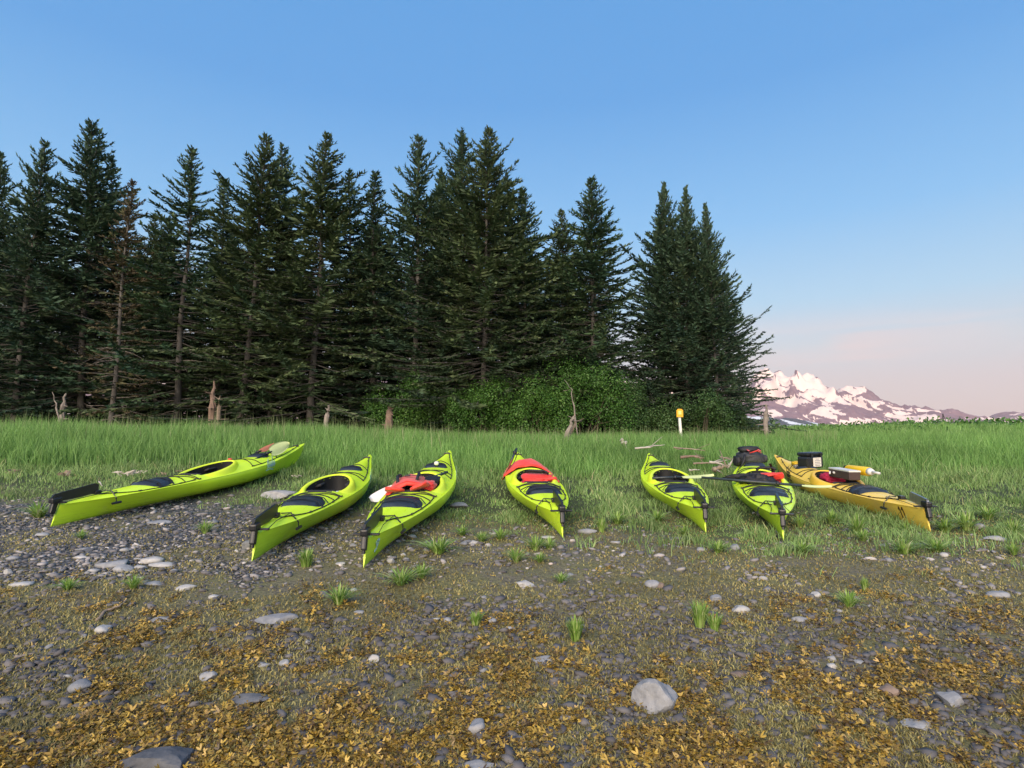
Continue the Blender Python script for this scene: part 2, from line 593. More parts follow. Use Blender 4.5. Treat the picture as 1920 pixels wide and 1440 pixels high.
M_SPRUCEO = leafmat('olive_spruce_needles', [(0, (0.022, 0.038, 0.020)), (0.4, (0.056, 0.091, 0.040)), (0.75, (0.101, 0.144, 0.059)), (1, (0.155, 0.189, 0.092))], 0.6, 0.1, spec=0.25)
M_SPRUCEW = leafmat('brown_spruce_needles', [(0, (0.040, 0.032, 0.020)), (0.5, (0.098, 0.078, 0.043)), (0.8, (0.103, 0.115, 0.052)), (1, (0.196, 0.138, 0.081))], 0.7, 0.05, spec=0.2)
M_LEAF = leafmat('shrub_leaf', [(0, (0.028, 0.079, 0.014)), (0.5, (0.060, 0.154, 0.026)), (0.85, (0.112, 0.232, 0.042)), (1, (0.176, 0.289, 0.074))], 0.5, 0.25, spec=0.35)
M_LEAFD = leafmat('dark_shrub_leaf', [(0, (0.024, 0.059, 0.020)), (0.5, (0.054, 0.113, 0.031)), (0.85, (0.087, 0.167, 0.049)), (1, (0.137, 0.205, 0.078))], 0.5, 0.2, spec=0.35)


def ground_mat():
    m, t, b = newmat('shore_ground')
    g = N(t, 'ShaderNodeNewGeometry')
    P = g.outputs['Position']

    def noise(s, d=6, r=0.6):
        n = N(t, 'ShaderNodeTexNoise')
        L(t, P, n.inputs[0])
        n.inputs['Scale'].default_value = s
        n.inputs['Detail'].default_value = d
        n.inputs['Roughness'].default_value = r
        return n.outputs[0]
    aT = N(t, 'ShaderNodeAttribute', attribute_name='turf').outputs['Fac']
    aG = N(t, 'ShaderNodeAttribute', attribute_name='gravel').outputs['Fac']
    n1 = noise(45, 6, 0.75)
    sy = N(t, 'ShaderNodeSeparateXYZ')
    L(t, P, sy.inputs[0])
    mud = ramp(t, n1, [(0.30, (0.05, 0.046, 0.036)), (0.50, (0.15, 0.135, 0.095)), (0.72, (0.29, 0.25, 0.17))]).outputs[0]
    n2 = noise(3.2, 6, 0.7)
    alg = ramp(t, n1, [(0.30, (0.055, 0.055, 0.028)), (0.52, (0.17, 0.165, 0.075)), (0.75, (0.30, 0.27, 0.12))]).outputs[0]
    col = mixc(t, ramp(t, n2, [(0.40, (0, 0, 0)), (0.58, (1, 1, 1))]).outputs[0], mud, alg)
    v = N(t, 'ShaderNodeTexVoronoi')
    L(t, P, v.inputs[0])
    v.inputs['Scale'].default_value = 42
    gv = ramp(t, v.outputs['Color'], [(0.0, (0.045, 0.05, 0.058)), (0.55, (0.15, 0.155, 0.165)), (1, (0.36, 0.36, 0.365))]).outputs[0]
    ge = ramp(t, v.outputs['Distance'], [(0.25, (1, 1, 1)), (0.6, (0.25, 0.25, 0.25))]).outputs[0]
    gcol = mixc(t, 1.0, gv, ge, 'MULTIPLY')
    gk = mth(t, 'ADD', aG, mth(t, 'MULTIPLY', mth(t, 'SUBTRACT', noise(7, 5, 0.7), 0.5), 1.4))
    gk = ramp(t, gk, [(0.45, (0, 0, 0)), (0.62, (1, 1, 1))]).outputs[0]
    col = mixc(t, gk, col, gcol)
    n3 = noise(30, 5, 0.7)
    turf = ramp(t, n3, [(0.3, (0.028, 0.035, 0.016)), (0.6, (0.075, 0.095, 0.035)), (0.8, (0.12, 0.13, 0.055))]).outputs[0]
    col = mixc(t, aT, col, turf)
    L(t, col, b.inputs['Base Color'])
    b.inputs['Roughness'].default_value = 0.85
    b.inputs['Specular IOR Level'].default_value = 0.3
    bp = N(t, 'ShaderNodeBump')
    bp.inputs['Strength'].default_value = 0.8
    bp.inputs['Distance'].default_value = 0.02
    hh = mth(t, 'SUBTRACT', n1, mth(t, 'MULTIPLY', v.outputs['Distance'], 0.35))
    L(t, hh, bp.inputs['Height'])
    L(t, bp.outputs[0], b.inputs['Normal'])
    return m


def mountain_mat(name, rock1, rock2, snow, s_lo, s_hi, zlo, zhi):
    m, t, b = newmat(name)
    g = N(t, 'ShaderNodeNewGeometry')
    n1 = N(t, 'ShaderNodeTexNoise')
    L(t, g.outputs['Position'], n1.inputs[0])
    n1.inputs['Scale'].default_value = 0.016
    n1.inputs['Detail'].default_value = 9
    n1.inputs['Roughness'].default_value = 0.66
    a = N(t, 'ShaderNodeAttribute', attribute_name='snow').outputs['Fac']
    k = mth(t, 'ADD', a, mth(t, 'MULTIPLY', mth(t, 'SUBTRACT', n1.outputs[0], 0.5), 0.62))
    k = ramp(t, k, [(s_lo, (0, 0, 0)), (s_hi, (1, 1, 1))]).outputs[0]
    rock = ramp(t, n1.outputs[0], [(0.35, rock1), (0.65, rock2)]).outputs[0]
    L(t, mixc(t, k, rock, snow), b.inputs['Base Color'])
    b.inputs['Roughness'].default_value = 0.9
    b.inputs['Specular IOR Level'].default_value = 0.1
    return m


M_GROUND = ground_mat()
M_MOUNT = mountain_mat('mountain_sunlit_pink_snow_and_rock', (0.17, 0.10, 0.125), (0.24, 0.155, 0.175), (0.84, 0.66, 0.58), 0.545, 0.60, 60, 800)  # pink of the evening sun is put into the snow colour
M_FOOT = mountain_mat('foothill_snow_in_blue_shade', (0.04, 0.055, 0.07), (0.07, 0.085, 0.10), (0.66, 0.70, 0.74), 0.56, 0.60, -40, 260)  # blue shade over the foothills is put into these colours

# ------------------------------------------------------------------ zones of the shore (used for ground, gravel, grass)


def zone_turf(x, y):
    """short green turf: everything behind a wavering line, nearer the camera at the right"""
    xn = x / np.maximum(y, 0.5)
    edge = 7.6 - 1.9 * sst(-0.45, 0.1, xn) - 0.55 * sst(0.25, 0.6, xn)
    edge = edge + 1.5 * (fbm(x * 1.1, y * 1.1, 21, 4) - 0.5) - .15
    return sst(-0.7, 1.3, y - edge + 1.2 * (fbm(x * 4.5, y * 4.5, 23, 2) - .5))


def zone_tall(x, y):
    xn = x / np.maximum(y, 0.5)
    edge = 10.0 - 0.3 * sst(-0.5, -0.2, xn) + 0.5 * sst(0.3, 0.6, xn) + 0.7 * (fbm(x * 0.9, y * 0.9, 31, 3) - 0.5)
    return sst(-0.25, 0.7, y - edge)


def zone_gravel(x, y):
    xn = x / np.maximum(y, 0.5)
    g = 0.66 * sst(-0.22, -0.48, xn) * sst(3.7, 4.5, y) * (1 - sst(7.0, 8.2, y))
    g = np.maximum(g, 0.55 * sst(-0.02, -0.25, xn) * sst(4.0, 4.6, y) * (1 - sst(6.0, 7.2, y)))
    g = np.maximum(g, 0.26 * sst(3.5, 5, y) * (1 - sst(5.4, 6.6, y)))
    g = np.maximum(g, 0.24 * (1 - sst(3.4, 4.4, y)))
    g = g + 0.95 * (fbm(x * 2.2, y * 2.2, 41, 4, .6) - 0.5)
    return np.clip(g, 0, 1)


def zone_fucus(x, y):
    d = 0.74 - 0.10 * sst(2.0, 2.7, y) - 0.20 * sst(2.6, 3.6, y) - 0.16 * sst(3.5, 4.3, y) - 0.30 * sst(4.3, 5.4, y)
    n = .40 * fbm(x * 1.5, y * 1.5, 51, 2, 0.6) + .60 * fbm(x * 8.0, y * 8.0, 53, 3, .65)
    return sst(0.0, 0.12, n - (1 - d) * 0.46 - 0.300)


def axis(a, b, step, far_lo, far_hi, g=1.22):
    mid = list(np.arange(a, b + 1e-6, step))
    hi, s = [], step
    p = b
    while p < far_hi:
        s *= g
        p += s
        hi.append(p)
    lo, s, p = [], step, a
    while p > far_lo:
        s *= g
        p -= s
        lo.append(p)
    return np.array(lo[::-1] + mid + hi)


gx = axis(-9, 9, 0.07, -9000, 12000)
gy = axis(1.2, 12.5, 0.055, -2500, 12000)
X, Y = np.meshgrid(gx, gy, indexing='ij')
Z = ground_z(X, Y)
lump = (1 - sst(9, 12, np.abs(X))) * (1 - sst(12, 14, np.abs(Y)))
Z = Z + lump * (0.016 * (fbm(X * 9, Y * 9, 61, 3) - 0.5))
gv_ = np.stack([X, Y, Z], -1).reshape(-1, 3)
me = mesh_np('ground', gv_, grid_faces(len(gx), len(gy)), [M_GROUND],
             {'turf': zone_turf(X, Y).ravel(), 'gravel': zone_gravel(X, Y).ravel()}, smooth=True)
tag(link('ground', me), kind='structure')

# ------------------------------------------------------------------ mountains
def ridged(x, y, seed, octv=5):
    s, a, tot, w = 0, 1.0, 0, 1.0
    for k in range(octv):
        n = 1 - np.abs(2 * vn(x * 2 ** k, y * 2 ** k, seed + k * 13) - 1)
        n = n * n * w
        w = np.clip(n * 1.6, 0, 1)
        s = s + a * n
        tot += a
        a *= 0.5
    return s / tot


def build_range(name, prof, Yc, depth, M, xs, seed, z0, rough=0.34, power=1.15):
    ys = np.linspace(Yc - depth, Yc + depth * 0.5, 96)
    X, Y = np.meshgrid(xs, ys, indexing='ij')
    px = np.array([p[0] for p in prof], float)
    py = np.array([p[1] for p in prof], float)
    Xc = (px - 960) / F * Yc
    Zc = np.array([at(a, b, Yc).z for a, b in zip(px, py)])
    env = np.interp(X, Xc, Zc) - z0
    d = np.abs(Y - (Yc + 110 * (fbm(X / 900, X * 0, seed + 9, 3) - 0.5))) / np.where(Y < Yc, depth, depth * 0.7)
    fall = np.clip(1 - d ** power, 0, 1)
    r = ridged(X / 1150, Y / 900, seed, 6)
    r2 = ridged(X / 330 + 0.4 * r, Y / 700, seed + 5, 4)
    r3 = ridged(X / 120 + 0.6 * r2, Y / 300, seed + 8, 3)
    mod = 1 + rough * 2.2 * (r - 0.48) * sst(0.05, 0.3, d) + 0.42 * (r2 - 0.45) * sst(0.03, 0.2, d) + 0.10 * (r3 - .4)
    H = z0 + env * fall * mod + env * 0.08 * (r2 - 0.5) * (1 - sst(0, .2, d)) + env * .028 * (r3 - .5)
    hn = np.clip((H - z0) / 800, 0, 1.2)
    st = fbm(X / 85 + H / 70, H / 150 + Y / 600, seed + 31, 4, .66)
    st2 = fbm(X / 300 - H / 160, Y / 900 + H / 300, seed + 37, 4, .6)
    snow = .47 + 1.5 * (st - .5) + 1.5 * (st2 - .5) + .45 * (hn - .40) - .55 * (r3 - .4)
    me = mesh_np(name, np.stack([X, Y, H], -1).reshape(-1, 3), grid_faces(len(xs), len(ys)), [M], {'snow': snow.ravel()})
    return tag(link(name, me), kind='structure')


prof_main = [(-1400, 790), (-600, 745), (-200, 770), (100, 735), (420, 700), (560, 716), (700, 700), (900, 715), (1080, 705), (1250, 722), (1350, 730), (1405, 738), (1422, 706), (1448, 690), (1470, 702),
             (1500, 716), (1527, 736), (1560, 746), (1578, 731), (1603, 722), (1622, 733), (1645, 748), (1680, 760), (1720, 769), (1765, 775),
             (1800, 776), (1825, 784), (1855, 786), (1870, 780), (1886, 773), (1900, 781), (1915, 789), (1960, 792), (2100, 780), (2400, 796), (2900, 806)]
xs = np.concatenate([np.linspace(-14000, 2900, 170)[:-1], np.linspace(2900, 8200, 420)[:-1], np.linspace(8200, 15000, 60)])
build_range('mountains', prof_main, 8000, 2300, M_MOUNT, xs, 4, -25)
prof_foot = [(-1500, 806), (0, 800), (600, 792), (1100, 786), (1380, 778), (1440, 781), (1500, 787), (1540, 797), (1580, 806), (1630, 803), (1700, 800), (1800, 806), (1950, 803), (2200, 806), (3000, 808)]
xs = np.concatenate([np.linspace(-10000, 1700, 110)[:-1], np.linspace(1700, 5400, 260)[:-1], np.linspace(5400, 9000, 40)])
build_range('foothills', prof_foot, 5000, 800, M_FOOT, xs, 23, -25, rough=0.2, power=1.4)
# ------------------------------------------------------------------ spruces
def make_spruce(seed, H=16.0, Rm=2.9, low=0.10, gap=0.30, nb=5.2, bare=0.0, twig=1.0, up=0.5, irr=0.35, style=None):
    """trunk mesh and crown mesh of one spruce, tip at z = H"""
    rg = np.random.default_rng(seed)
    twv, twr = [], []
    brv = []
    z = H * low
    while z < H * 0.992:
        f = z / H
        k = (1 - f)
        # branch reach: widest at a quarter of the height
        reach = Rm * min(1.0, k / 0.86) ** 0.93 * (0.80 + 0.20 * min(1, (f - low * .4) / 0.22))
        n = max(3, int(rg.normal(nb, 0.8))) if f < 0.9 else 4
        a0 = rg.uniform(0, 6.28)
        for i in range(n):
            if rg.random() < bare * (1 - f) ** 0.5 and f < 0.72:
                continue
            az = a0 + 6.283 * i / n + rg.normal(0, 0.25)
            Lb = reach * max(0.30, rg.normal(0.84, irr)) + 0.10
            Lb = min(Lb * (1.0 if rg.random() > .07 else 1.25), Rm * 1.5)
            e = rad(-16 + 50 * f * up * 1.6 + rg.normal(0, 7))
            if f > 0.8:
                e += rad(14)
            zb = z + rg.uniform(-0.12, 0.12)
            m = max(3, int(Lb / (0.115 / twig)))
            s = (np.arange(m) + rg.uniform(0.3, 0.7)) / m
            curl = rg.uniform(0.05, 0.26)
            ca, sa = math.cos(az), math.sin(az)
            bend = rg.normal(0, 0.12)

            def pt(s):
                r = s * Lb * math.cos(e)
                zz = zb + Lb * (math.sin(e) * s + curl * (s ** 2.2) - 0.10 * s)
                lat = bend * Lb * s ** 2
                return np.stack([r * ca - lat * sa, r * sa + lat * ca, zz], -1)
            p = pt(s)
            dv = pt(np.minimum(s + 0.02, 1.02)) - p
            dv /= np.linalg.norm(dv, axis=1)[:, None]
            side = np.cross(dv, [0, 0, 1.0]); side /= np.linalg.norm(side, axis=1)[:, None]
            brnd = rg.uniform(0, 1)
            s0 = 0.10 + 0.22 * rg.random() * (1 if f < 0.6 else 0.2)
            brv.append(np.stack([pt(np.array([0.0]))[0], pt(np.array([0.5]))[0], pt(np.array([0.97]))[0]]))
            for sd in (-1, 1, 0, 2):
                if sd in (0, 2):
                    # along the branch itself, and a hanging / standing one
                    d = dv + (rg.normal(0, 0.22, dv.shape) if sd == 0 else rg.normal(0, 0.3, dv.shape) + np.array([0, 0, -0.55 if f < .6 else 0.5]))
                    ln = (0.20 + 0.06 * rg.random(m)) if sd == 0 else (0.16 + 0.14 * rg.random(m))
                else:
                    ang = rad(48) + rg.normal(0, 0.18, m)
                    d = dv * np.cos(ang)[:, None] + side * (sd * np.sin(ang))[:, None]
                    d[:, 2] += rg.normal(-0.10, 0.14, m)
                    ln = (0.15 + 0.48 * np.minimum(1, Lb / 2.2) * (1 - s) ** 0.7) * rg.uniform(0.65, 1.35, m)
                d /= np.linalg.norm(d, axis=1)[:, None]
                keep = (s > s0) & (rg.random(m) < 0.93)
                if style == 'dying':
                    keep &= rg.random(m) < (0.45 + 0.5 * f)
                q, d, ln = p[keep], d[keep], ln[keep]
                if not len(q):
                    continue
                w = np.cross(d, rg.normal(0, 1, d.shape) * 0.7 + np.array([0, 0, 1.0]))
                w /= np.linalg.norm(w, axis=1)[:, None] + 1e-9
                wd = (0.036 + 0.028 * rg.random(len(q)))[:, None] * (1.0 if f < .78 else .72)
                if f > .86:
                    ln = ln * .80
                mid = q + d * (ln * 0.42)[:, None]
                tip = q + d * ln[:, None]
                tip[:, 2] += 0.03
                twv.append(np.stack([q - d * 0.02, mid - w * wd, tip, mid + w * wd], 1))
                twr.append(np.repeat(np.clip(0.62 * brnd + 0.38 * rg.random(len(q)), 0, 1), 4))
        z += gap * (0.50 + 0.85 * k) * rg.uniform(0.70, 1.25)
    tv = np.concatenate(twv).reshape(-1, 3)
    nq = len(tv) // 4
    tf = np.arange(nq * 4).reshape(-1, 4)
    # branch wood: thin three-cornered sticks
    B = np.array(brv)
    nbm = len(B)
    offs = np.array([[0, 0, 1], [0.87, 0, -0.5], [-0.87, 0, -0.5]])
    dirs = B[:, 2] - B[:, 0]
    sd = np.cross(dirs, [0, 0, 1.0]); sd /= np.linalg.norm(sd, axis=1)[:, None] + 1e-9
    rr = [0.030, 0.018, 0.005]
    bv = []
    for i in range(3):
        for o in offs:
            bv.append(B[:, i] + rr[i] * (sd * o[0] + np.array([0, 0, 1.0]) * o[2]))
    bv = np.stack(bv, 1).reshape(-1, 3)
    bf = []
    for i in range(2):
        for k in range(3):
            bf.append([i * 3 + k, i * 3 + (k + 1) % 3, i * 3 + 3 + (k + 1) % 3, i * 3 + 3 + k])
    bf = (np.array(bf)[None] + (np.arange(nbm) * 9)[:, None, None]).reshape(-1, 4)
    mat = {None: M_SPRUCE, 'blue': M_SPRUCEB, 'olive': M_SPRUCEO, 'dying': M_SPRUCEW}[style]
    me = mesh_np('spruce_crown', np.concatenate([tv, bv]), [tf, bf + len(tv)], [mat, M_BARK],
                 {'rnd': np.concatenate([np.concatenate(twr), np.zeros(len(bv))])},
                 midx=np.concatenate([np.zeros(len(tf)), np.ones(len(bf))]))
    # trunk
    nz, na = 22, 9
    zs = np.linspace(-0.4, H, nz)
    r0 = 0.012 * H + 0.02
    rt = np.maximum(0.010, r0 * .78 * (1 - zs / H) ** 0.85 + 0.10 * np.exp(-np.maximum(zs, 0) / 0.35))
    wob = np.stack([0.05 * np.sin(zs * 0.6 + seed), 0.05 * np.cos(zs * 0.47 + seed)], -1)
    wob -= wob[-1] * (np.clip(zs / H, 0, 1) ** 1)[:, None]
    t = np.linspace(0, 2 * np.pi, na, endpoint=False)
    TV = np.stack([wob[:, 0:1] + rt[:, None] * np.cos(t) * (1 + .08 * np.sin(3 * t + seed)), wob[:, 1:2] + rt[:, None] * np.sin(t), zs[:, None] + 0 * t], -1).reshape(-1, 3)
    tm = mesh_np('spruce_trunk', TV, grid_faces(nz, na, True), [M_BARK], smooth=True)
    return tm, me


def dead_branches(seed, H, z0, z1, n, ln):
    mb = MB()
    rg = random.Random(seed)
    for i in range(n):
        z = rg.uniform(z0, z1)
        a = rg.uniform(0, 6.28)
        l = rg.uniform(.5, 1) * ln
        dr = rg.uniform(-0.55, 0.1)
        pts = []
        for k in range(5):
            s = k / 4
            pts.append((math.cos(a) * l * s, math.sin(a) * l * s, z + l * (0.12 * s + dr * s * s)))
        mb.tube(pts, [0.028, .022, .016, .010, .004], 4, cap=False)
        for j in range(rg.randint(2, 4)):
            s = rg.uniform(.35, .9)
            b = Vector((math.cos(a) * l * s, math.sin(a) * l * s, z + l * (0.12 * s + dr * s * s)))
            a2 = a + rg.choice((-1, 1)) * rg.uniform(.5, 1)
            mb.tube([b, b + Vector((math.cos(a2), math.sin(a2), rg.uniform(-.5, .2))) * rg.uniform(.15, .4)], [0.010, 0.003], 3, cap=False)
    return mb.mesh('dead_branches', M_SNAGG)


SP = {}
specs = {
    'a': dict(seed=1, Rm=4.2, style=None, gap=.27, nb=6),
    'b': dict(seed=2, Rm=4.0, style='blue', gap=.24, nb=6.2, irr=.40),
    'c': dict(seed=3, Rm=4.3, style='olive', gap=.27, nb=6, irr=.34),
    'd': dict(seed=4, Rm=3.9, style=None, gap=.30, bare=.25, irr=.42),
    'e': dict(seed=5, Rm=2.7, style='dying', gap=.32, bare=.2, irr=.5),
    'f': dict(seed=6, Rm=4.6, style=None, gap=.24, nb=6.5, irr=.30),
    'g': dict(seed=7, Rm=2.5, style='blue', gap=.27, irr=.35),
    'h': dict(seed=8, Rm=5.6, style='olive', gap=.25, nb=6.8, irr=.30, low=.07),
    'i': dict(seed=9, Rm=4.0, style='blue', gap=.27, bare=.05, irr=.5, up=.7),
    'j': dict(seed=10, Rm=4.1, style='blue', gap=.23, nb=6.8, irr=.28, up=.8, low=.05),
}
for k, s in specs.items():
    s = dict(s)
    SP[k] = make_spruce(H=16.0, **s)

FG = 'spruces along the edge of the forest'
# variant, base px, top px, top py, distance, width factor, turn, name, label
front = [
    ('i', -14, 2, 290, 25.5, 1.0, .3, 'spruce_tree', 'spruce cut by the left edge of the photo, only its right branches in view'),
    ('i', 22, 85, 268, 25.0, 1.05, 1.9, 'spruce_tree', 'thin open spruce leaning right, with drooping boughs, near the left edge of the forest'),
    ('b', 150, 173, 225, 26.5, 1.15, .9, 'spruce_tree', 'tallest spruce at the left, dense and blue green with a pointed top'),
    ('d', 212, 208, 290, 28.0, .95, 2.2, 'spruce_tree', 'narrow spruce rising just right of the tallest left spruce'),
    ('e', 207, 249, 335, 23.5, 1.0, .5, 'dying_spruce_tree', 'half dead brown spruce with a bare pale trunk leaning right'),
    ('c', 292, 290, 400, 27.5, 1.0, 4.4, 'spruce_tree', 'short spruce in the gap right of the half dead brown one'),
    ('d', 328, 361, 275, 24.8, 1.15, 3.3, 'spruce_tree', 'open topped spruce with a long visible grey trunk, left of the reddish snag'),
    ('g', 405, 420, 333, 28.5, 1.25, 1.0, 'spruce_tree', 'slim spruce top between the grey trunked spruce and the broad olive one'),
    ('c', 450, 501, 253, 25.2, 1.15, 5.1, 'spruce_tree', 'broad olive spruce with a double top, behind the paddles of the leftmost kayak'),
    ('a', 505, 530, 268, 26.6, .85, 2.0, 'spruce_tree', 'second top close against the right of the broad olive spruce'),
    ('c', 582, 613, 251, 25.0, 1.20, .2, 'spruce_tree', 'tall olive brown spruce behind the short grey stump left of centre'),
    ('d', 660, 655, 318, 27.0, 1.0, 1.2, 'spruce_tree', 'spruce with ragged right side, just right of the tall olive brown one'),
    ('g', 700, 704, 320, 26.5, 1.35, 2.8, 'spruce_tree', 'thin pale topped spruce with a straight bare lower trunk in the gap'),
    ('i', 775, 786, 258, 25.8, 1.15, 4.9, 'spruce_tree', 'dark spruce with long separated upper boughs left of the twin centre spires'),
    ('f', 832, 826, 320, 28.5, .85, .7, 'spruce_tree', 'shorter spruce crown tucked left of the twin centre spires'),
    ('b', 868, 866, 243, 26.4, 1.0, 5.6, 'spruce_tree', 'left one of the twin centre spires, darker and narrower'),
    ('h', 905, 916, 242, 24.6, 1.05, 3.9, 'spruce_tree', 'right one of the twin centre spires, with the widest low grey green boughs'),
    ('g', 948, 950, 330, 27.2, 1.3, 5.0, 'spruce_tree', 'thin spruce spike just right of the twin centre spires'),
    ('f', 985, 980, 352, 26.0, 1.0, 2.5, 'spruce_tree', 'rounded spruce sloping down to the right, right of the twin centre spires'),
    ('c', 1060, 1053, 393, 27.4, 1.1, 3.0, 'spruce_tree', 'lower spruce left of the pointed one above the big green shrub'),
    ('f', 1110, 1109, 333, 25.8, 1.12, 1.4, 'spruce_tree', 'pointed spruce above the big green shrub, left of the sky gap'),
    ('j', 1243, 1245, 345, 26.6, 1.0, 5.4, 'spruce_tree', 'left top of the right hand spruce group, right of the sky gap'),
    ('j', 1290, 1285, 352, 25.6, 1.0, 2.0, 'spruce_tree', 'middle top of the right hand spruce group, behind the orange marker'),
    ('j', 1350, 1322, 383, 25.0, .86, 2.9, 'spruce_tree', 'rightmost spruce of the forest, its boughs reaching out towards the mountains'),
]


def add_tree(spec, group):
    var, bpx, tpx, tpy, Y, wf, turn, name, label = spec
    base = Vector((ray(bpx, 800).x * Y, Y, gz(ray(bpx, 800).x * Y, Y)))
    top = at(tpx, tpy, Y)
    ax = top - base
    H = ax.length
    o = empty(name, base)
    q = Vector((0, 0, 1)).rotation_difference(ax)
    o.rotation_mode = 'QUATERNION'
    from mathutils import Quaternion
    o.rotation_quaternion = q @ Quaternion((0, 0, 1), turn)
    s = H / 16.0
    o.scale = (s * wf, s * wf, s)
    tag(o, label, 'tree', group)
    link('trunk', SP[var][0], o)
    link('crown', SP[var][1], o)
    return o, s


for i, sp in enumerate(front):
    o, s = add_tree(sp, FG)
    if sp[7] == 'dying_spruce_tree':
        link('dead_branches', dead_branches(3, 16, .8, 6.5, 34, 1.9), o)
    elif sp[0] == 'd' and sp[1] == 328:
        link('dead_branches', dead_branches(8, 16, 1.5, 6, 16, 1.5), o)

# the second and third rows inside the forest: darker gaps are closed by these
rr = random.Random(5)
vars_ = ['a', 'b', 'c', 'f', 'd', 'a', 'f', 'i']
bx = -40
k = 0
while bx < 1370:
    if 1135 < bx < 1215:
        bx += 82
        continue
    Yb = rr.uniform(29, 36)
    ty = rr.uniform(405, 500) if bx < 1020 else rr.uniform(470, 540)
    add_tree((vars_[k % 8], bx, bx + rr.uniform(-8, 14), ty, Yb, rr.uniform(.9, 1.2), rr.uniform(0, 6), 'spruce_tree',
              'darker spruce standing in the row behind the forest edge'), 'spruces in the rows behind the forest edge')
    bx += rr.uniform(28, 40)
    k += 1

# ------------------------------------------------------------------ shrubs
def make_shrub(seed, w, h, d, M, n=5200, leaf=0.078):
    rg = np.random.default_rng(seed)
    nl = 19
    c = np.stack([rg.uniform(-.36, .36, nl) * w, rg.uniform(-.3, .3, nl) * d, (0.22 + 0.50 * rg.random(nl)) * h], -1)
    c[:, 2] -= 0.30 * h * (np.abs(c[:, 0]) / (w * .5)) ** 2
    rl = (0.10 + 0.15 * rg.random(nl))
    idx = rg.integers(0, nl, n)
    u = rg.normal(0, 1, (n, 3)); u /= np.linalg.norm(u, axis=1)[:, None]
    rr_ = rg.uniform(0.30, 1.12, n) ** 0.6
    p = c[idx] + u * rr_[:, None] * rl[idx][:, None] * np.array([w, d, h * 1.15])
    p[:, 2] = np.maximum(p[:, 2], 0.05 * h * rg.random(n))
    nrm = u + rg.normal(0, .6, (n, 3)) + np.array([0, 0, .5]); nrm /= np.linalg.norm(nrm, axis=1)[:, None]
    a = np.cross(nrm, rg.normal(0, 1, (n, 3))); a /= np.linalg.norm(a, axis=1)[:, None]
    b = np.cross(nrm, a)
    L_ = leaf * rg.uniform(.6, 1.25, n)[:, None]
    v = np.stack([p - a * L_ * .5, p + b * L_ * .33 + nrm * L_ * .08, p + a * L_ * .55, p - b * L_ * .33 + nrm * L_ * .08], 1).reshape(-1, 3)
    crnd = rg.random(nl)
    r_ = np.repeat(np.clip(.35 * crnd[idx] + .65 * rg.random(n), 0, 1), 4)
    fol = mesh_np('foliage', v, np.arange(n * 4).reshape(-1, 4), [M], {'rnd': r_})
    mb = MB()
    for i in range(9):
        j = rg.integers(0, nl)
        b0 = Vector((rg.uniform(-.12, .12) * w, rg.uniform(-.1, .1) * d, -0.1))
        e0 = Vector(c[j])
        mid = b0.lerp(e0, .5) + Vector((0, 0, .1 * h))
        mb.tube([b0, mid, e0], [.03, .02, .008], 5, cap=False)
    return fol, mb.mesh('stem', M_STEM)


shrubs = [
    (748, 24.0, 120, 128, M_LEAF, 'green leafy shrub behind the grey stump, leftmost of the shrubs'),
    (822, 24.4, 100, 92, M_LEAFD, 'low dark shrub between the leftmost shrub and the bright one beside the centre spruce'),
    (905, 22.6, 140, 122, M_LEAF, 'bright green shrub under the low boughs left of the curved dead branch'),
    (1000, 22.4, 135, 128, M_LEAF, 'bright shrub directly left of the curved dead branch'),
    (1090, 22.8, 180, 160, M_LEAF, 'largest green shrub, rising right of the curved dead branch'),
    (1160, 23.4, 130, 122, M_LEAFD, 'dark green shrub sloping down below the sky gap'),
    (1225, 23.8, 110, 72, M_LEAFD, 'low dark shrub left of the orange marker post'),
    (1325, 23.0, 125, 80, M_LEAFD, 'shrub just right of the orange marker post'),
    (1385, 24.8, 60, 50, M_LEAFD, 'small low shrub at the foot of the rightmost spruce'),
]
for i, (px, Yd, wp, hp, M, lab) in enumerate(shrubs):
    x = ray(px, 800).x * Yd
    z = gz(x, Yd)
    w, h = wp / F * Yd, hp / F * Yd + .75
    f_, s_ = make_shrub(40 + i, w * 1.12, h, w * .8, M, int(4200 + 62 * wp))
    o = tag(empty('leafy_shrub', (x, Yd, z)), lab, 'shrub', 'leafy shrubs at the foot of the forest')
    link('foliage', f_, o)
    link('stem', s_, o)

# dark moss and litter mounds on the forest floor read as one mass
def low_leaves(name, label, n, xr, yr, hf, M, size, seed, cat, x_of=None):
    rg = np.random.default_rng(seed)
    y = rg.uniform(*yr, n)
    x = rg.uniform(*xr, n) if x_of is None else x_of(rg, y)
    z = ground_z(x, y)
    hh = hf(x, y)
    p = np.stack([x, y, z + hh * rg.random(n) ** .7], -1)
    nrm = rg.normal(0, 1, (n, 3)) + np.array([0, -.3, .6]); nrm /= np.linalg.norm(nrm, axis=1)[:, None]
    a = np.cross(nrm, rg.normal(0, 1, (n, 3))); a /= np.linalg.norm(a, axis=1)[:, None]
    b = np.cross(nrm, a)
    L_ = size * rg.uniform(.6, 1.3, n)[:, None]
    v = np.stack([p - a * L_ * .5, p + b * L_ * .35, p + a * L_ * .5, p - b * L_ * .35], 1).reshape(-1, 3)
    me = mesh_np(name, v, np.arange(n * 4).reshape(-1, 4), [M], {'rnd': np.repeat(rg.random(n), 4)})
    return tag(link(name, me), label, cat, kind='stuff')


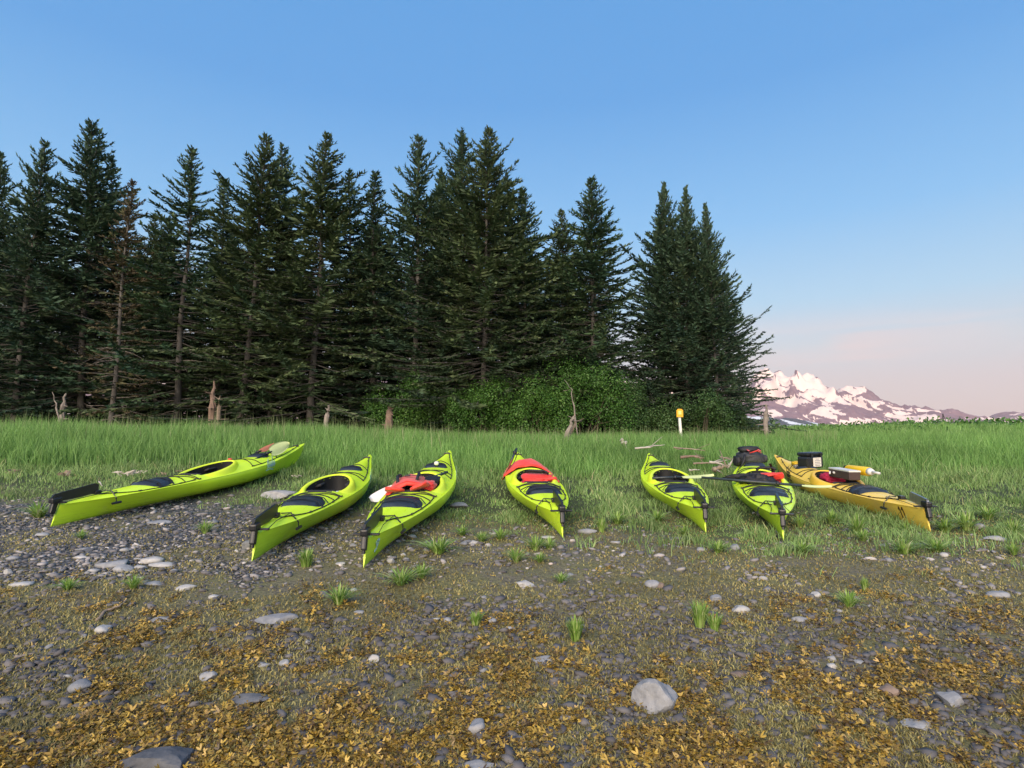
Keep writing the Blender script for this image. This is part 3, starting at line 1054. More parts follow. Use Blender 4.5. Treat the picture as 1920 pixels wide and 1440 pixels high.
low_leaves('undergrowth', 'dark low undergrowth in the shade under the spruces', 34000, (-32, 12), (25.5, 34),
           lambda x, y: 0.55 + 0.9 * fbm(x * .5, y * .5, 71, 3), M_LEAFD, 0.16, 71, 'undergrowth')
low_leaves('far_bank_scrub', 'low green scrub along the top of the far right bank', 9000, (19, 62), (34, 52),
           lambda x, y: 0.35 + 0.9 * fbm(x * .35, y * .35, 73, 3) * sst(19, 30, x), M_LEAF, 0.22, 73, 'scrub')

# ------------------------------------------------------------------ grass
def blades(name, x, y, h, w, lean, M, rg, rnd, zoff=-0.01, curve=1.0):
    n = len(x)
    z = ground_z(x, y) + zoff
    b = np.stack([x, y, z], -1)
    a = rg.uniform(0, 2 * np.pi, n)
    sd = np.stack([np.cos(a), np.sin(a) * 0.6, 0 * a], -1) * (w / 2)[:, None]
    la = rg.uniform(0, 2 * np.pi, n)
    ld = np.stack([np.cos(la), np.sin(la), 0 * la], -1) * (lean * h)[:, None]
    m = b + ld * 0.30 + np.array([0, 0, 1]) * (h * 0.55)[:, None]
    t = b + ld * curve + np.array([0, 0, 1]) * (h * np.sqrt(np.clip(1 - (lean * .8) ** 2, .1, 1)))[:, None]
    v = np.stack([b - sd, b + sd, m + sd * .8, m - sd * .8, t], 1).reshape(-1, 3)
    i = np.arange(n)[:, None] * 5
    q = i + np.array([[0, 1, 2, 3]])
    tr = i + np.array([[3, 2, 4]])
    return mesh_np(name, v, [q, tr], [M], {'rnd': np.repeat(rnd, 5)})


rg = np.random.default_rng(101)


def px_sample(n, y0, y1, x0=-160, x1=2080):
    px = rg.uniform(x0, x1, n); py = rg.uniform(y0, y1, n)
    # thinner cover beyond both sides of the view, so that it does not end at the frame
    m = int(n * .30)
    ex = rg.uniform(0, 760, m); ex = np.where(rg.random(m) < .5, x0 - ex, x1 + ex)
    px = np.concatenate([px, ex]); py = np.concatenate([py, rg.uniform(y0, y1, m)])
    Yv = EYE / ((py - 808) / F + 0.05)
    return (px - 960) / F * Yv, Yv


# tall beach grass
n = 155000
Yv = 9.2 + (rg.random(n) ** 1.55) * 19
xn = rg.uniform(-1.12, 1.12, n)
x = xn * Yv
keep = (rg.random(n) < zone_tall(x, Yv))
x, Yv, xn = x[keep], Yv[keep], xn[keep]
edge = zone_tall(x, Yv)
hh = 0.60 + 0.22 * sst(0.1, -0.85, xn) - 0.05 * sst(.3, .55, xn)
hh = hh * (0.50 + 0.50 * sst(9.6, 12.5, Yv)) * (0.74 + 0.52 * fbm(x * .8, Yv * .8, 81, 4)) * rg.uniform(.62, 1.08, len(x)) * (.75 + .25 * edge)
rn = np.clip(rg.beta(2, 2.6, len(x)) + 0.10 * (fbm(x * 1.5, Yv * 1.5, 82, 2) - .5), 0, 1)
lean = np.clip(rg.normal(.28, .16, len(x)), 0, .8)
me = blades('tall_grass', x, Yv, hh, 0.005 + .00085 * Yv, lean, M_TALL, rg, rn)
tag(link('tall_grass', me), 'tall green beach grass in a broad band between the kayaks and the forest', 'grass', kind='stuff')
# the same grass in the open field at the right, farther away
n = 42000
Yv = rg.uniform(26, 62, n)
xn = rg.uniform(0.40, 1.15, n)
x = xn * Yv
hh = (0.50 + .25 * fbm(x * .3, Yv * .3, 83, 3)) * rg.uniform(.6, 1.1, n)
me = blades('field_grass', x, Yv, hh, .004 + .0011 * Yv, np.clip(rg.normal(.25, .15, n), 0, .7), M_TALL, rg, rg.beta(2.6, 2, n))
tag(link('field_grass', me), 'grass of the open field at the right in front of the mountains', 'grass', kind='stuff')
# pale seed stalks standing above the grass
n = 1900
Yv = rg.uniform(12, 25, n); xn = rg.uniform(-1.05, .55, n); x = xn * Yv
hh = (0.74 + .24 * sst(.2, -.7, xn)) * rg.uniform(.85, 1.12, n)
me = blades('seed_stalks', x, Yv, hh, np.full(n, .014), np.clip(rg.normal(.10, .08, n), 0, .4), M_STALK, rg, rg.random(n))
tag(link('seed_stalks', me), 'thin pale seed stalks standing above the tall grass', 'grass', kind='stuff')
# short turf
x, Yv = px_sample(230000, 872, 1075)
dens = zone_turf(x, Yv) * (1 - 0.6 * zone_tall(x, Yv)) * (.25 + .9 * sst(.38, .6, fbm(x * 2.6, Yv * 2.6, 84, 4)))
keep = rg.random(len(x)) < dens
x, Yv = x[keep], Yv[keep]
cl_ = fbm(x * 3.1, Yv * 3.1, 85, 3)
right = sst(-.05, .25, x / Yv)
hh = (0.035 + .10 * sst(.45, .75, cl_) * (.55 + .7 * right) + .12 * sst(8.0, 9.8, Yv)) * rg.uniform(.5, 1.2, len(x))
rn = np.clip(rg.beta(2.2, 2.2, len(x)) + .25 * (cl_ - .5), 0, 1)
me = blades('short_turf', x, Yv, hh, .0035 + .0009 * Yv, np.clip(rg.normal(.5, .2, len(x)), 0, .9), M_SHORT, rg, rn)
tag(link('short_turf', me), 'short patchy turf around and behind the kayaks', 'grass', kind='stuff')
# olive algae and tiny shoots over the lower shore
x, Yv = px_sample(140000, 960, 1475)
keep = rg.random(len(x)) < np.clip(1.25 * sst(.28, .52, fbm(x * 2.3, Yv * 2.3, 86, 4)) * (1 - .8 * zone_gravel(x, Yv)) + .15, 0, 1)
x, Yv = x[keep], Yv[keep]
me = blades('algae_mat', x, Yv, rg.uniform(.008, .024, len(x)), .0022 + .0014 * Yv, np.clip(rg.normal(.75, .2, len(x)), .2, .95), M_ALGA, rg, rg.beta(2, 2, len(x)), zoff=.002, curve=1.4)
tag(link('algae_mat', me), 'thin olive algae and tiny shoots covering the lower shore', 'ground cover', kind='stuff')
# ------------------------------------------------------------------ gravel, rockweed, stones
def ico(sub, seed, flat=.6, rough=.18, freq=1.6, facet=0.0):
    bm = bmesh.new()
    bmesh.ops.create_icosphere(bm, subdivisions=sub, radius=1)
    rg_ = random.Random(seed)
    planes = [(Vector((rg_.gauss(0, 1), rg_.gauss(0, 1), rg_.gauss(0, 1))).normalized(), rg_.uniform(.52, .82)) for _ in range(int(facet * 1.5))]
    for v in bm.verts:
        p = v.co.copy()
        for nrm, d in planes:
            k = p.dot(nrm)
            if k > d:
                p -= nrm * (k - d) * .96
        s = 1 + rough * mnoise.noise(p * freq + Vector((seed * 3.1, 0, 0))) + rough * .25 * mnoise.noise(p * freq * 4 + Vector((0, seed, 0)))
        p *= s
        p.z *= flat
        v.co = p
    bm.verts.ensure_lookup_table()
    V = np.array([v.co[:] for v in bm.verts])
    Fc = np.array([[v.index for v in f.verts] for f in bm.faces])
    bm.free()
    return V, Fc


def rep(name, temps, tid, pos, scl, rz, tx, ty, M, rnd, smooth=True):
    """many copies of small template shapes joined into one mesh"""
    vs, fs, rs, off = [], [], [], 0
    for t in range(len(temps)):
        V, Fc = temps[t]
        i = np.where(tid == t)[0]
        if not len(i):
            continue
        c, s = np.cos(rz[i]), np.sin(rz[i])
        v = V[None] * scl[i][:, None, :]
        # tilts
        cx, sx = np.cos(tx[i])[:, None], np.sin(tx[i])[:, None]
        y_, z_ = v[..., 1] * cx - v[..., 2] * sx, v[..., 1] * sx + v[..., 2] * cx
        cy, sy = np.cos(ty[i])[:, None], np.sin(ty[i])[:, None]
        x_, z_ = v[..., 0] * cy + z_ * sy, -v[..., 0] * sy + z_ * cy
        xx = x_ * c[:, None] - y_ * s[:, None]
        yy = x_ * s[:, None] + y_ * c[:, None]
        v = np.stack([xx, yy, z_], -1) + pos[i][:, None, :]
        vs.append(v.reshape(-1, 3))
        fs.append((Fc[None] + (np.arange(len(i)) * len(V))[:, None, None] + off).reshape(-1, Fc.shape[1]))
        rs.append(np.repeat(rnd[i], len(V)) if np.ndim(rnd) == 1 else rnd[i].ravel())
        off += len(i) * len(V)
    return mesh_np(name, np.concatenate(vs), np.concatenate(fs), [M], {'rnd': np.concatenate(rs)}, smooth=smooth)


temps = [ico(1, s, .5, .6, 1.3) for s in range(6)]
x, Yv = px_sample(60000, 925, 1470)
dens = np.clip(zone_gravel(x, Yv) * 1.15 - .02, .05, 1) * (1 - .85 * zone_turf(x, Yv))
keep = rg.random(len(x)) < dens
x, Yv = x[keep], Yv[keep]
n = len(x)
sz = np.clip(rg.lognormal(math.log(.0125), .45, n), .006, .034) * (.75 + .06 * Yv)
pos = np.stack([x, Yv, ground_z(x, Yv) + sz * .18], -1)
scl = np.stack([sz * rg.uniform(.9, 1.5, n), sz * rg.uniform(.7, 1.1, n), sz], -1)
me = rep('gravel', temps, rg.integers(0, 6, n), pos, scl, rg.uniform(0, 6.28, n), rg.normal(0, .2, n), rg.normal(0, .2, n), M_PEB, np.clip(rg.beta(1.8, 2.4, n) * (.42 + .58 * sst(3.3, 4.6, Yv)), 0, 1))
tag(link('gravel', me), 'dark beach gravel scattered over the shore', 'gravel', kind='stuff')


def frond(seed):
    """a tuft of forked flat rockweed blades"""
    r_ = random.Random(seed)
    V, Fc = [], []
    for i in range(5):
        a = r_.uniform(0, 6.28)
        e = r_.uniform(.05, .65)
        Lf = r_.uniform(.6, 1.15)
        d = Vector((math.cos(a) * math.cos(e), math.sin(a) * math.cos(e), math.sin(e)))
        s = Vector((-math.sin(a), math.cos(a), r_.uniform(-.6, .6))).normalized()
        mid = d * Lf * .5
        for fk in (-1, 1):
            tipd = (d + s * fk * r_.uniform(.25, .6) + Vector((0, 0, -.35))).normalized()
            sd = (s - tipd * s.dot(tipd)).normalized()
            a2 = mid + tipd * Lf * .32
            t2 = mid + tipd * Lf * .58
            o = len(V)
            V += [mid - sd * .045, mid + sd * .045, a2 + sd * .11, a2 - sd * .11, t2 + sd * .05, t2 - sd * .05]
            Fc += [(o, o + 1, o + 2, o + 3), (o + 3, o + 2, o + 4, o + 5)]
    return np.array([v[:] for v in V]), np.array(Fc)


temps = [frond(s) for s in range(8)]
x, Yv = px_sample(52000, 1060, 1500)
keep = rg.random(len(x)) < zone_fucus(x, Yv)
x, Yv = x[keep], Yv[keep]
n = len(x)
sz = np.clip(rg.lognormal(math.log(.0230), .34, n), .011, .044) * (.85 + .05 * Yv)
pos = np.stack([x, Yv, ground_z(x, Yv) + rg.uniform(.0, .018, n)], -1)
nv = len(temps[0][0])
rn = np.clip(rg.beta(2.2, 1.7, n)[:, None] * .6 + .4 * rg.random((n, nv // 16 + 1)).repeat(16, 1)[:, :nv], 0, 1)
me = rep('rockweed', temps, rg.integers(0, 8, n), pos, np.stack([sz] * 3, -1), rg.uniform(0, 6.28, n), rg.normal(0, .3, n), rg.normal(0, .3, n), M_FUCUS, rn)
tag(link('rockweed', me), 'golden brown rockweed lying in patches over the near shore', 'seaweed', kind='stuff')

# stones one can pick out: named by where they lie
SM = {'g': M_STONE, 'l': M_STONEL, 'd': M_STONED, 'b': M_STONEB}
named = [
    # px, py(bottom), w px, h px, mat, facets, turn, label
    (1228, 1334, 80, 66, 'g', 5, .4, 'largest grey boulder, angular with a paler top, in the rockweed right of centre'),
    (300, 1462, 160, 72, 'd', 10, .2, 'big dark cracked rock cut by the bottom edge at the left'),
    (900, 1450, 64, 24, 'l', 4, .1, 'pale stone cut by the bottom edge at the centre'),
    (893, 1377, 38, 32, 'g', 3, .8, 'rounded grey stone in the rockweed below the centre'),
    (528, 938, 78, 26, 'g', 4, .05, 'long flat grey slab in the turf behind the second kayak from the left'),
    (983, 1102, 35, 21, 'l', 8, .3, 'pale angular stone below the middle kayak'),
    (1223, 1103, 27, 17, 'g', 2, .2, 'oval grey stone beside an orange shell in the middle of the shore'),
    (1238, 1104, 16, 15, 'b', 6, .9, 'small orange brown stone touching the oval grey one'),
    (1388, 1149, 34, 20, 'l', 2, .1, 'rounded pale grey stone right of the twin grass tufts'),
    (1343, 1131, 23, 18, 'l', 8, .5, 'small pale angular stone above the twin grass tufts'),
    (1782, 1322, 44, 30, 'g', 5, 1.1, 'tilted grey stone near the right edge above the seaweed'),
    (1720, 1368, 58, 24, 'g', 6, .1, 'flat greenish grey stone low at the right'),
    (1667, 1308, 34, 28, 'b', 5, .4, 'squarish brown stone low at the right'),
    (1872, 1121, 40, 18, 'g', 3, -.3, 'long pale stone near the right edge of the shore'),
    (1722, 1026, 36, 14, 'g', 4, 0, 'flat stone between two tufts in front of the yellow kayak stern'),
    (1866, 1016, 42, 16, 'l', 5, -.1, 'pale flat stone right of the yellow kayak'),
    (1835, 994, 22, 14, 'g', 3, .3, 'grey stone in the turf right of the yellow kayak'),
    (1100, 1001, 36, 15, 'g', 3, .1, 'flat grey stone right of the middle kayak stern'),
    (1027, 1010, 26, 8, 'l', 2, 0, 'thin pale stone touching the ground left of the middle kayak stern'),
    (1153, 1020, 22, 9, 'g', 3, -.1, 'thin grey stone between the middle and the fifth kayak'),
    (1378, 1033, 17, 15, 'l', 2, .3, 'small round pale stone left of the sixth kayak stern'),
    (460, 1325, 84, 26, 'd', 5, .15, 'long dark flat rock in the rockweed at the left'),
    (392, 1277, 30, 20, 'g', 5, .5, 'dark grey angular stone above the long dark flat rock'),
    (150, 1298, 38, 24, 'g', 3, .6, 'grey stone at the left between olive algae and rockweed'),
    (195, 1189, 30, 20, 'l', 3, .4, 'mottled pale stone left of the thin pale flat one'),
    (304, 1166, 42, 12, 'l', 2, .02, 'thin pale flat stone on the algae at the left'),
    (518, 1171, 70, 26, 'g', 6, .5, 'blue grey slab sloping to the left in the algae'),
    (674, 1152, 20, 11, 'g', 2, .1, 'small grey stone under the tuft below the second kayak'),
    (817, 1164, 18, 9, 'l', 2, 0, 'left one of two small pale stones left of the bright tuft'),
    (838, 1169, 16, 12, 'g', 2, .6, 'right one of two small pale stones left of the bright tuft'),
    (922, 1171, 18, 13, 'g', 5, .6, 'small grey stone just right of the bright tuft'),
    (956, 1182, 20, 10, 'l', 3, -.2, 'pale stone to the right below the bright tuft'),
    (216, 1064, 62, 20, 'l', 2, .25, 'largest of the rounded grey stones clustered below the leftmost kayak'),
    (229, 1073, 40, 19, 'l', 2, .1, 'front stone of the rounded cluster below the leftmost kayak'),
    (286, 1057, 38, 19, 'l', 2, .2, 'upper stone of the rounded cluster below the leftmost kayak'),
    (304, 1064, 46, 14, 'l', 2, 0, 'right hand flat stone of the rounded cluster below the leftmost kayak'),
    (264, 1068, 23, 13, 'l', 2, .1, 'small stone in the middle of the rounded cluster'),
    (328, 1074, 18, 10, 'g', 2, 0, 'small stone at the right end of the rounded cluster'),
    (173, 1075, 22, 13, 'l', 3, .4, 'stone left of the rounded cluster'),
    (79, 1007, 25, 12, 'l', 3, .1, 'pale brownish stone on the gravel below the leftmost kayak rudder'),
    (159, 1034, 30, 10, 'g', 2, 0, 'upper of two flat stones above the rounded cluster'),
    (150, 1049, 28, 10, 'l', 2, .1, 'lower of two flat stones above the rounded cluster'),
    (23, 1051, 24, 13, 'g', 3, .3, 'grey stone near the left edge on the gravel'),
    (16, 1078, 15, 13, 'l', 6, .2, 'small white stone near the left edge'),
    (41, 1099, 42, 11, 'l', 2, .1, 'long flat pale stone near the left edge below the gravel'),
    (350, 1108, 36, 16, 'l', 3, .5, 'pale oval stone right below the rounded cluster'),
    (289, 1098, 32, 11, 'l', 3, .1, 'flat pale stone below the rounded cluster'),
    (298, 984, 44, 13, 'g', 3, -.1, 'flat grey stone under the middle of the leftmost kayak'),
    (400, 1123, 20, 11, 'l', 3, .3, 'small white stone on the algae right of the pale oval one'),
    (862, 953, 34, 16, 'g', 4, -.2, 'grey stone right of the third kayak in the turf'),
    (1021, 1243, 52, 16, 'g', 4, -.15, 'long flat grey stone below the right hand bright tuft'),
    (1066, 1354, 36, 18, 'g', 5, -.2, 'low grey stone left of the largest boulder'),
    (1390, 1270, 38, 16, 'b', 4, -.2, 'brownish stone right of the largest boulder'),
    (1435, 1306, 24, 16, 'd', 4, -.5, 'dark stone with a rounded back right of the largest boulder'),
    (700, 1242, 22, 15, 'l', 4, .5, 'pale stone tilted in the rockweed left of centre'),
    (534, 1249, 20, 14, 'g', 3, .3, 'right one of a pair of grey stones at the left of the rockweed'),
    (494, 1250, 26, 12, 'g', 2, .1, 'left one of a pair of grey stones at the left of the rockweed'),
    (724, 1380, 28, 18, 'd', 5, .1, 'dark broken stone low at the left of centre'),
    (733, 1057, 14, 14, 'l', 8, .2, 'little white triangular stone in front of the third kayak stern'),
    (640, 1060, 22, 9, 'l', 4, .2, 'pale flat stone between the second and third kayak sterns'),
    (463, 1032, 24, 20, 'g', 6, .6, 'angular grey stone beside the second kayak rudder'),
    (1610, 1244, 18, 9, 'l', 4, -.2, 'little pale stone in the olive algae at the right'),
    (1770, 1045, 14, 10, 'l', 1, 0, 'little round white stone below the tufts at the right'),
    (1530, 1120, 18, 12, 'l', 2, .2, 'small pale stone on the algae right of the rounded pale grey one'),
    (1500, 1165, 30, 14, 'g', 3, -.3, 'grey stone at the upper edge of the right hand seaweed'),
    (1560, 1240, 16, 12, 'g', 3, .1, 'upper of two small grey stones at the right'),
    (1560, 1256, 17, 13, 'l', 3, .1, 'lower of two small grey stones at the right'),
    (1905, 1288, 40, 8, 'l', 4, 0, 'thin pale flat stone cut by the right edge'),
    (1640, 1335, 28, 16, 'd', 4, .3, 'dark stone beside the squarish brown one'),
    (1888, 1330, 34, 14, 'd', 4, -.2, 'dark flat stone near the right edge low down'),
]
BIG = 0
for i, (px, py, w, h, mk, fc, tz, lab) in enumerate(named):
    p = gp(px, min(py, 1438) - h * .18)
    if py > 1440:
        p = gp(px, py - h * .3)
    dist = p.y
    W = w / F * dist / 2
    # the height seen is foreshortened: a flat stone shows its depth
    dep = (EYE - p.z) / p.y
    Hh = max(.35 * W, h / F * dist * .62) / 1.0
    D = W * (.75 if h > w * .45 else .62)
    V, Fc = ico(3 if w < 45 else 4, 100 + i, 1.0, .16 if fc < 4 else .22, 1.2, fc)
    tall = h > w * .6
    V = V * np.array([W * 1.05, D * (1.25 if tall else 1), Hh * (.80 if tall else .62)])
    c, s = math.cos(tz * .5), math.sin(tz * .5)
    V = np.stack([V[:, 0] * c - V[:, 1] * s, V[:, 0] * s + V[:, 1] * c, V[:, 2]], -1)
    me = mesh_np('stone', V, Fc, [SM[mk]], smooth=True)
    if fc >= 4:
        me.set_sharp_from_angle(angle=rad(16))
    nm = 'boulder' if w > 70 else 'stone'
    o = link(nm, me, loc=(p.x, p.y, p.z + Hh * (.36 if tall else .22)))
    tag(o, lab, 'rock' if w > 70 else 'stone', 'stones lying on the shore')
# more countable stones in the gravel
sm = []
for k in range(10):
    V, Fc = ico(2, 200 + k, .55, .34, 1.1, 2 + k % 6)
    sm.append([mesh_np('stone', V, Fc, [m], smooth=True) for m in (M_STONE, M_STONEL, M_STONED)])
zl = {
    'a': ('small grey stone in the gravel beach at the left of the kayaks', 'small stones in the left gravel'),
    'b': ('small grey stone on the ground in front of the middle kayaks', 'small stones in front of the kayaks'),
    'c': ('small stone lying among algae and rockweed in the foreground', 'small stones in the foreground'),
}
placed, tries = 0, 0
r2 = random.Random(77)
while placed < 225 and tries < 6000:
    tries += 1
    px, py = r2.uniform(0, 1920), r2.uniform(955, 1435)
    p = gp(px, py)
    g_ = float(zone_gravel(np.array(p.x), np.array(p.y)))
    t_ = float(zone_turf(np.array(p.x), np.array(p.y)))
    if r2.random() > g_ * (1 - .8 * t_) + .12:
        continue
    w = min(17, max(6, r2.lognormvariate(math.log(9.5), .35)))
    s = w / F * p.y / 2
    s = min(s, .055)
    me = sm[r2.randrange(10)][r2.choices((0, 1, 2), (5, 3, 3) if py < 1150 else (5, 1, 6))[0]]
    o = link('stone', me, loc=(p.x, p.y, p.z + s * .22))
    o.scale = (s * r2.uniform(.95, 1.45), s * r2.uniform(.75, 1.05), s * r2.uniform(.8, 1.2))
    o.rotation_euler = (r2.gauss(0, .12), r2.gauss(0, .12), r2.uniform(0, 6.28))
    z_ = 'c' if py > 1120 else ('a' if px < 470 else 'b')
    tag(o, zl[z_][0], 'stone', zl[z_][1])
    placed += 1

# ------------------------------------------------------------------ grass tufts one can count
def tuft_mesh(seed, n=70, spread=.6, h=1.0, w=.045):
    rg_ = np.random.default_rng(seed)
    a = rg_.uniform(0, 6.28, n)
    r0 = rg_.random(n) * .16
    ln = rg_.uniform(.55, 1.05, n) * h
    sp = np.clip(rg_.beta(1.5, 1.6, n) * spread * 1.25, .03, 1.1)
    d = np.stack([np.cos(a), np.sin(a), 0 * a], -1)
    s = np.stack([-np.sin(a), np.cos(a), 0 * a], -1) * w * .5
    up = np.array([0, 0, 1.0])
    rows = []
    for t, wf in ((0, 1), (.35, 1), (.7, .75)):
        c = d * (r0 + sp * ln * t ** 1.5)[:, None] + up * (ln * (t - .42 * sp * t * t))[:, None]
        rows += [c - s * wf, c + s * wf]
    t = 1.0
    tip = d * (r0 + sp * ln)[:, None] + up * (ln * (1 - .50 * sp))[:, None]
    v = np.stack(rows + [tip], 1).reshape(-1, 3)
    i = np.arange(n)[:, None] * 7
    q = np.concatenate([i + np.array([[0, 1, 3, 2]]), i + np.array([[2, 3, 5, 4]])])
    tr = i + np.array([[4, 5, 6]])
    return mesh_np('grass_tuft', v, [q, tr], [M_TUFT], {'rnd': np.repeat(rg_.random(n), 7)})


TM = [tuft_mesh(i, 95, 1.0 + .2 * (i % 3), w=.05) for i in range(5)]
TMU = [tuft_mesh(20 + i, 110, .42, w=.05) for i in range(2)]
tufts = [
    (1080, 1203, 42, 40, 1, 'bright green upright grass tuft nearest the middle of the foreground'),
    (1312, 1178, 46, 44, 1, 'taller left one of the twin grass tufts right of centre'),
    (1340, 1186, 38, 32, 1, 'shorter right one of the twin grass tufts right of centre'),
    (636, 1136, 56, 34, 0, 'pale edged grass tuft below the space between the second and third kayaks'),
    (752, 1098, 66, 30, 0, 'spreading grass tuft in front of the third kayak'),
    (790, 1086, 40, 24, 0, 'small tuft touching the right of the spreading one in front of the third kayak'),
    (822, 1040, 72, 32, 0, 'wide grass tuft right of the third kayak'),
    (892, 1175, 34, 24, 1, 'small vivid yellow green tuft left of the pale stones'),
    (574, 1064, 44, 30, 1, 'round grass tuft between the second and third kayak sterns'),
    (968, 1056, 38, 26, 0, 'left grass tuft in the group below the middle kayak'),
    (1004, 1034, 46, 26, 0, 'upper grass tuft in the group below the middle kayak'),
    (1030, 1032, 34, 22, 0, 'right hand upper tuft in the group below the middle kayak'),
    (1012, 1056, 30, 18, 0, 'faint lower tuft in the group below the middle kayak'),
    (1052, 1094, 34, 16, 0, 'low pale tuft right of the pale angular stone'),
    (1504, 1038, 52, 20, 0, 'low tuft right of the sixth kayak stern'),
    (1347, 1038, 44, 20, 0, 'light green tuft left of the sixth kayak stern'),
    (1696, 1040, 56, 28, 0, 'big light tuft left of the flat stone before the yellow kayak'),
    (1755, 1036, 56, 24, 0, 'grass tuft right of the flat stone before the yellow kayak'),
    (1608, 1004, 50, 34, 0, 'tuft under the middle of the yellow kayak hull'),
    (1618, 1016, 36, 20, 0, 'small tuft in front of the one under the yellow kayak'),
    (1592, 1140, 52, 26, 0, 'low dark green tuft on the algae at the right'),
    (1622, 1112, 20, 26, 1, 'single thin upright shoot at the right on the algae'),
    (128, 1108, 40, 22, 0, 'low tuft at the left below the gravel'),
    (250, 1106, 40, 24, 0, 'low tuft under the rounded stone cluster'),
    (72, 972, 52, 28, 0, 'dark tuft below the leftmost kayak rudder'),
    (385, 1002, 36, 22, 0, 'bright tuft in the gravel between the first and second kayaks'),
    (152, 1012, 26, 16, 0, 'little tuft in the gravel below the leftmost kayak'),
    (866, 1006, 34, 18, 0, 'left tuft of the row between the third and middle kayaks'),
    (903, 1018, 32, 18, 0, 'dark second tuft of the row between the third and middle kayaks'),
    (938, 1014, 34, 22, 0, 'right tuft of the row between the third and middle kayaks'),
    (1158, 984, 46, 20, 0, 'dark tuft between the middle and fifth kayaks'),
    (1128, 1000, 26, 26, 1, 'upright tuft beside the flat grey stone right of the middle kayak'),
    (1232, 980, 42, 22, 0, 'pale tuft left of the fifth kayak stern'),
    (1284, 1006, 30, 18, 0, 'small bright tuft under the fifth kayak stern'),
    (1560, 984, 40, 26, 0, 'tuft right of the sixth kayak below the yellow hull'),
    (1500, 990, 34, 20, 0, 'small tuft close right of the sixth kayak stern'),
    (1812, 996, 56, 34, 0, 'big tuft right of the yellow kayak rudder'),
    (1772, 1000, 48, 30, 0, 'dark tuft under the yellow kayak rudder'),
    (1900, 1006, 44, 30, 0, 'tuft near the right edge below the turf'),
    (1852, 976, 44, 26, 0, 'tuft in the turf above the pale flat stone at the right'),
    (1900, 1042, 36, 20, 0, 'faint tuft near the right edge on bare ground'),
    (1700, 1000, 30, 18, 0, 'small tuft below the yellow kayak stern'),
]
for i, (px, py, w, h, kind, lab) in enumerate(tufts):
    p = gp(px, py - 2)
    me = (TMU if kind else TM)[i % (2 if kind else 5)]
    o = link('grass_tuft', me, loc=p)
    sc_h = h / F * p.y * (1.05 if kind else 1.15)
    sc_w = w / F * p.y / (.80 if kind else 1.15)
    o.scale = (sc_w, sc_w, sc_h * 1.15)
    o.rotation_euler = (0, 0, i * 1.7)
    tag(o, lab, 'grass tuft', 'grass tufts in front of the kayaks')
# ------------------------------------------------------------------ kayaks
KL = 4.50


class KShape:
    """hull sections: x runs from stern (0) to bow (KL), z up from the keel"""
    def __init__(s, L_=KL, beam=.68, bow=.42, stern=.225):
        s.L = L_
        T = np.array([0, .02, .05, .10, .2, .3, .4, .5, .6, .7, .8, .88, .94, .98, 1.0])
        s.T = T
        s.w = np.array([.016, .034, .068, .120, .200, .248, .288, .302, .290, .246, .168, .102, .056, .030, .012]) * beam / .60
        s.sh = np.interp(T, [0, .1, .25, .5, .7, .85, .95, 1], [stern * .93, .205, .205, .215, .245, .30, bow * .88, bow * .985])
        s.cr = np.interp(T, [0, .05, .15, .35, .62, .7, .85, 1], [stern * .07, .035, .045, .055, .105, .10, .06, bow * .015])
        s.kl = np.interp(T, [0, .04, .2, .4, .6, .8, .88, .94, .98, 1], [.012, .006, .004, 0, 0, .015, .04, .11, .23, bow * .93])
        s.vv = np.interp(T, [0, .08, .25, .4, .6, .75, .9, 1], [1, .95, .45, .1, .1, .4, .9, 1])

    def at(s, x):
        t = np.clip(np.asarray(x, float) / s.L, 0, 1)
        from_ = lambda a: np.interp(t, s.Ts, a)
        return from_

    def smooth_tables(s):
        n = 401
        s.Ts = np.linspace(0, 1, n)
        k = np.hanning(23); k /= k.sum()
        for nm in ('w', 'sh', 'cr', 'kl', 'vv'):
            a = np.interp(s.Ts, s.T, getattr(s, nm))
            p = np.concatenate([2 * a[0] - a[1:12][::-1], a, 2 * a[-1] - a[-12:-1][::-1]])
            setattr(s, nm + 's', np.convolve(p, k, 'valid'))

    U = (0, .18, .40, .62, .80, .92, .985, 1.0, .985, .955)          # hull, fraction of half beam
    V = (0, .012, .045, .115, .24, .42, .62, .78, .93, 1.0)          # hull, fraction keel->sheer
    UV = (0, .05, .12, .20, .32, .47, .64, .80, .95, 1.0)            # the same at the pinched ends
    DU = (.90, .82, .72, .58, .42, .26, .12, 0)
    DV = (.14, .22, .44, .72, .88, .96, .99, 1.0)

    def section(s, x):
        t = min(max(x / s.L, 0), 1)
        g = lambda a: float(np.interp(t, s.Ts, a))
        w, sh, cr, kl, vv = g(s.ws), g(s.shs), g(s.crs), g(s.kls), g(s.vvs)
        pts = []
        for u, v, uv in zip(s.U, s.V, s.UV):
            uu = u * (1 - vv) + uv * vv
            vz = v * (1 - vv * .75) + (np.linspace(0, 1, 10)[s.U.index(u)] if False else v) * vv * .75
            pts.append((w * uu, kl + (sh - kl) * vz))
        for u, v in zip(s.DU, s.DV):
            pts.append((w * u * .955, sh + cr * v))
        return pts

    def deck(s, x, y):
        p = s.section(x)[9:]
        ys = [q[0] for q in p][::-1]
        zs = [q[1] for q in p][::-1]
        return float(np.interp(abs(y), ys, zs))


KS = KShape(); KS.smooth_tables()
KY = KShape(4.75, .60, .43, .23); KY.smooth_tables()
CX, CA, CB = 2.12, .43, .222       # cockpit centre and half axes


def egg(a, ca=CA, cb=CB, g=0.0):
    """keyhole outline of the cockpit, wider behind"""
    x = math.cos(a)
    return (CX + (ca + g) * x, (cb + g) * math.sin(a) * (1 - .13 * x))


